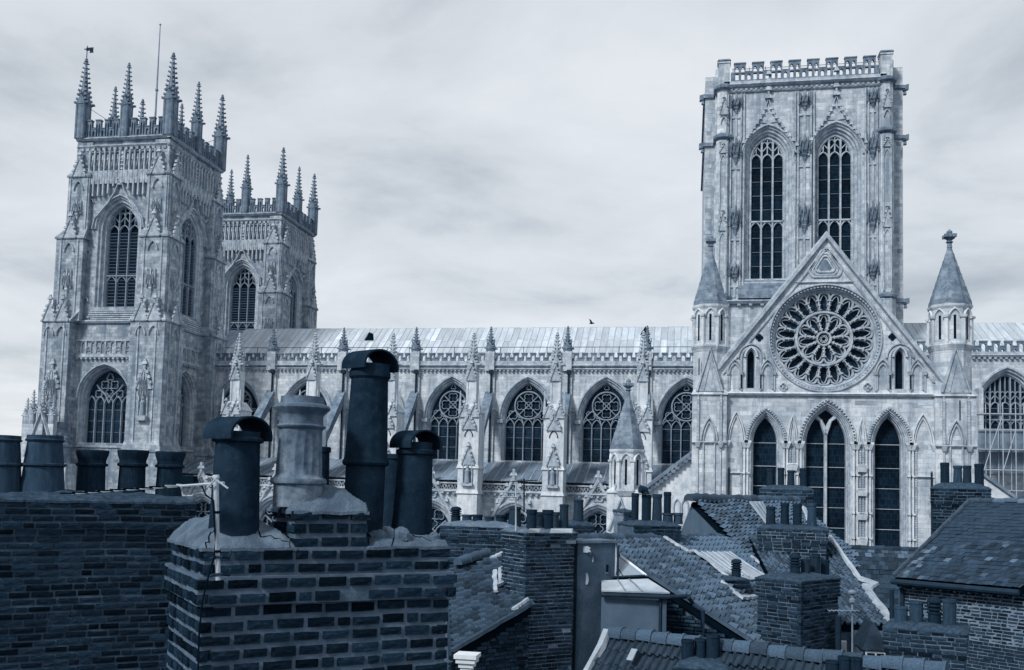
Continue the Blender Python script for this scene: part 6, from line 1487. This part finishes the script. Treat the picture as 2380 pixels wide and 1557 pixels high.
# small hipped dormer with white window
dq = P(2034, 1510, 18.6); ds = thing('dormer', 'small dark hipped dormer with a white two-pane window', 'dormer', (dq.x, dq.y, 0))
b = MB(); b.loops([[(dq.x - .2, dq.y, 0), (dq.x + .2, dq.y, 0), (dq.x + .2, dq.y + 1, 0), (dq.x - .2, dq.y + 1, 0)], [(dq.x - .2, dq.y, dq.z), (dq.x + .2, dq.y, dq.z), (dq.x + .2, dq.y + 1, dq.z), (dq.x - .2, dq.y + 1, dq.z)]]); part('wall', b, 'mortard', ds)
b = MB(); b.loops([[(dq.x - .26, dq.y - .1, dq.z), (dq.x + .26, dq.y - .1, dq.z), (dq.x + .26, dq.y + 1, dq.z), (dq.x - .26, dq.y + 1, dq.z)], [(dq.x - .02, dq.y + .15, dq.z + .5), (dq.x + .02, dq.y + .15, dq.z + .5), (dq.x + .02, dq.y + 1, dq.z + .5), (dq.x - .02, dq.y + 1, dq.z + .5)]]); part('hip_roof', b, 'slate', ds)
b = MB(); b.box(dq.x - .19, dq.x + .19, dq.y - .05, dq.y, dq.z - .3, dq.z - .02); wf_ = part('window_frame', b, 'white', ds)
for s in (-1, 1): b = MB(); b.box(dq.x + s * .09 - .07, dq.x + s * .09 + .07, dq.y - .06, dq.y - .045, dq.z - .28, dq.z - .06); part('pane', b, 'glass', wf_)
# ---- slate roofs
q = [P(1925, 1272, 29.5), P(2190, 1281, 28.5), P(2170, 1420, 24.6), P(1960, 1410, 25.6)]
h5 = thing('house', 'low slate-roofed house between the white lead verge and the big slate roof', 'house', (*((q[0] + q[2]) / 2).xy, 0))
rf, n5_ = tiled_roof(h5, q, 17, 13, 'slate', seed=21, stagger=True, sag=.02, alt=lambda st_, r: 'lichen' if (st_[1] < .08 and r > .4) else 'slate'); fill_house(h5, q, m='mortard')
ridge_tiles(rf, q[0], q[1], 14, .1, 'slate', seed=8)
RL, EL, ER = P(2254, 1164, 25.0), P(2077, 1341, 22.2), P(2372, 1366, 19.9)
q = [RL, RL + (ER - EL) * 1.35, ER + (ER - EL) * .02, EL]; q[1] = RL + (ER - EL) * 1.3; q[2] = ER
h6 = thing('house', 'big slate-roofed brick house at the right edge', 'house', (*((q[0] + q[2]) / 2).xy, 0))
rf, n6_ = tiled_roof(h6, q, 23, 24, 'slate', seed=23, stagger=True, sag=.02, alt=lambda st_, r: 'lichen' if (st_[0] < .07 and r > .15) or (st_[1] < .06 and r > .5) or (st_[0] < .2 and st_[1] < .35 and r > .72) or r > .97 else 'slate')
ribbon(rf, [q[0], q[3]], .16, n6_, .02, 'lichen', 'verge', .05, 20)
ridge_tiles(rf, q[0], q[1], 12, .09, 'lichen', seed=9)
b = MB(); gg = Vector((0, 0, -.1)); fr_ = Vector((-.06, -.07, 0)); b.tube([q[3] + gg + fr_, q[2] + gg + fr_], .065, 8); part('gutter', b, 'iron', h6)
for k in range(9): 
    p = q[3] + (q[2] - q[3]) * (k + .5) / 9 + gg; b = MB(); b.box(p.x - .03, p.x + .03, p.y - .1, p.y + .2, p.z - .12, p.z + .02); part('gutter_bracket', b, 'iron', h6)
ins_ = Vector((.16, .14, 0)); W0, W1 = q[3] + ins_, q[2] + ins_ + (q[2] - q[3]) * .25; zt = min(W0.z, W1.z) - .05
u_ = Vector((W1.x - W0.x, W1.y - W0.y, 0)).normalized(); bk_ = Vector((-u_.y, u_.x, 0)); wq = core(h6, W0, W1, 4.2, 0, zt, .012, 'mortar2', 'wall'); lay(wq, W0, W1, zt, zt - 2.4, .074, .232, 'brick2', seed=131, mort=.014, header=.25)
b = MB(); b.tube([q[3] + Vector((.15, 0, -.1)), q[3] + Vector((.2, .05, -.35)), q[3] + Vector((.22, .1, -1.2))], .05, 8); part('downpipe', b, 'iron', h6)
t, A, B, u_, bk_, zt, zb = stack('chimney_stack', 'stout brick stack with four slim pots at the ridge of the big slate roof', 2166, 2300, 26.2, 25.6, 1136, 1270, 1.2, .084, .235, 'brick', 'mortard', corb=(0, 5), co=.05, caph=.16, seed=141, dropz=6)
pots_on(t, A, B, bk_, zt, .14, [(2196, 1124, 1075, 19, 'straight', 'pot', .4), (2226, 1124, 1082, 21, 'taper', 'potg', .4), (2248, 1125, 1082, 20, 'taper', 'potg', .4), (2276, 1126, 1078, 20, 'straight', 'pot', .4)], 1.2)
t, A, B, u_, bk_, zt, zb = stack('chimney_stack', 'long low brick stack with four pots at the lower right, one of them louvred', 2056, 2244, 16.9, 16.3, 1466, 1600, 1.1, .0745, .235, 'brick2', 'mortar', corb=(0, 5), co=.04, caph=.10, seed=151, dropz=8)
pots_on(t, A, B, bk_, zt, .09, [(2094, 1460, 1411, 29, 'straight', 'potg', .4), (2130, 1460, 1397, 30, 'straight', 'potg', .4), (2172, 1458, 1387, 29, 'louvre', 'pot', .4), (2207, 1459, 1393, 29, 'straight', 'potg', .4)], 1.1)
# ---- nearest pantiled roof along the bottom edge
RL, RR = P(1415, 1474, 13.5), P(2200, 1562, 11.0); fall = Vector((0, 0, -2.6)); dr = (RR - RL); fh = Vector((-dr.y, dr.x, 0)).normalized() * -3.0 * (1 if True else 1)
fh = fh if fh.dot(FW) < 0 else -fh
q = [RL, RR, RR + fh + fall, RL + fh + fall]
h7 = thing('house', 'nearest pantiled roof with half-round ridge tiles along the bottom edge', 'house', (*((q[0] + q[2]) / 2).xy, 0))
rf, n7_ = tiled_roof(h7, q, 40, 15, 'tiled', seed=31)
q2 = [RR, RL, RL - fh + fall, RR - fh + fall]; tiled_roof(h7, q2, 27, 8, 'tiled', seed=32, limit=0)
fill_house(h7, [q[3], q[2], q2[3], q2[2]])
ridge_tiles(rf, RL + Vector((0, 0, .0)), RR, 19, .115, lift=.0, seed=11)
ribbon(rf, [q[0], q[3]], .2, n7_, .05, 'flash', 'verge', .06, 22, 14)
s_ = bil(q, .12, .08); slab(rf, [s_, s_ + (q[1] - q[0]) * .02, s_ + (q[1] - q[0]) * .02 + (q[3] - q[0]) * .05, s_ + (q[3] - q[0]) * .05], n7_, .02, 'flash', 'lead_slip', .12)
t, A, B, u_, bk_, zt, zb = stack('chimney_stack', 'stack at the bottom edge with three dark plain pots on the nearest pantiles', 1572, 1690, 12.2, 12.0, 1556, 1640, .7, .075, .23, 'brick', 'mortard', corb=(0, 2), co=.03, caph=.1, seed=161, dropz=3)
pots_on(t, A, B, bk_, zt, .1, [(1598, 1546, 1487, 29, 'straight', 'pot', .35), (1627, 1546, 1485, 27, 'straight', 'pot', .5), (1657, 1546, 1475, 31, 'straight', 'pot', .5)], .7)
t, A, B, u_, bk_, zt, zb = stack('chimney_stack', 'tops of dark pots just showing at the bottom edge under the slim aerial', 1910, 2015, 10.6, 10.5, 1600, 1660, .6, .075, .23, 'brick', 'mortard', corb=(0, 2), co=.03, caph=.08, seed=171, dropz=3)
pots_on(t, A, B, bk_, zt, .08, [(1934, 1592, 1536, 30, 'straight', 'pot', .4), (1962, 1592, 1526, 28, 'straight', 'pot', .4), (1990, 1592, 1529, 28, 'straight', 'pot', .4)], .6)
# ---- slim aerials
def aerial(label, px, yb, yt, d, ey, x0, x1, m, ball=False, ne=7, tilt=0):
    t = thing('tv_aerial', label, 'aerial', tuple(P(px, yb, d))); b = MB(); b.tube([P(px, yb, d), P(px, yt, d)], .018, 6); part('mast', b, m, t)
    b = MB(); b.tube([P(x0, ey + tilt, d - .2), P(x1, ey, d)], .012, 5); part('boom', b, m, t)
    for k in range(ne):
        c = P(x0 + (x1 - x0) * k / (ne - 1), ey + tilt * (1 - k / (ne - 1)), d - .2 + .2 * k / (ne - 1)); b = MB(); b.tube([c + Vector((0, -.16, 0)), c + Vector((0, .16, 0))], .007, 4); part('director', b, m, t)
    if ball:
        c = P(px, yt, d); b = MB(); b.lathe(tuple(c), [(.02, -.16), (.06, -.14), (.06, -.09), (.03, -.06), (.04, 0), (.08, .02), (.085, .05), (.04, .09)], 10); part('cowl_cap', b, m, t)
    return t
aerial('slim pale aerial mast with short boom, clipped to the tall patchy brick chimney', 1199, 1235, 1126, 18.9, 1155, 1165, 1205, 'alu')
aerial('thin dark aerial mast behind the tall patchy brick chimney', 1218, 1190, 1112, 20.0, 1116, 1190, 1248, 'iron', tilt=3)
aerial('slim aerial with capped mast standing beside the tall dark brick stack', 1981, 1525, 1382, 17.8, 1419, 1926, 1994, 'leadd', True, 8)
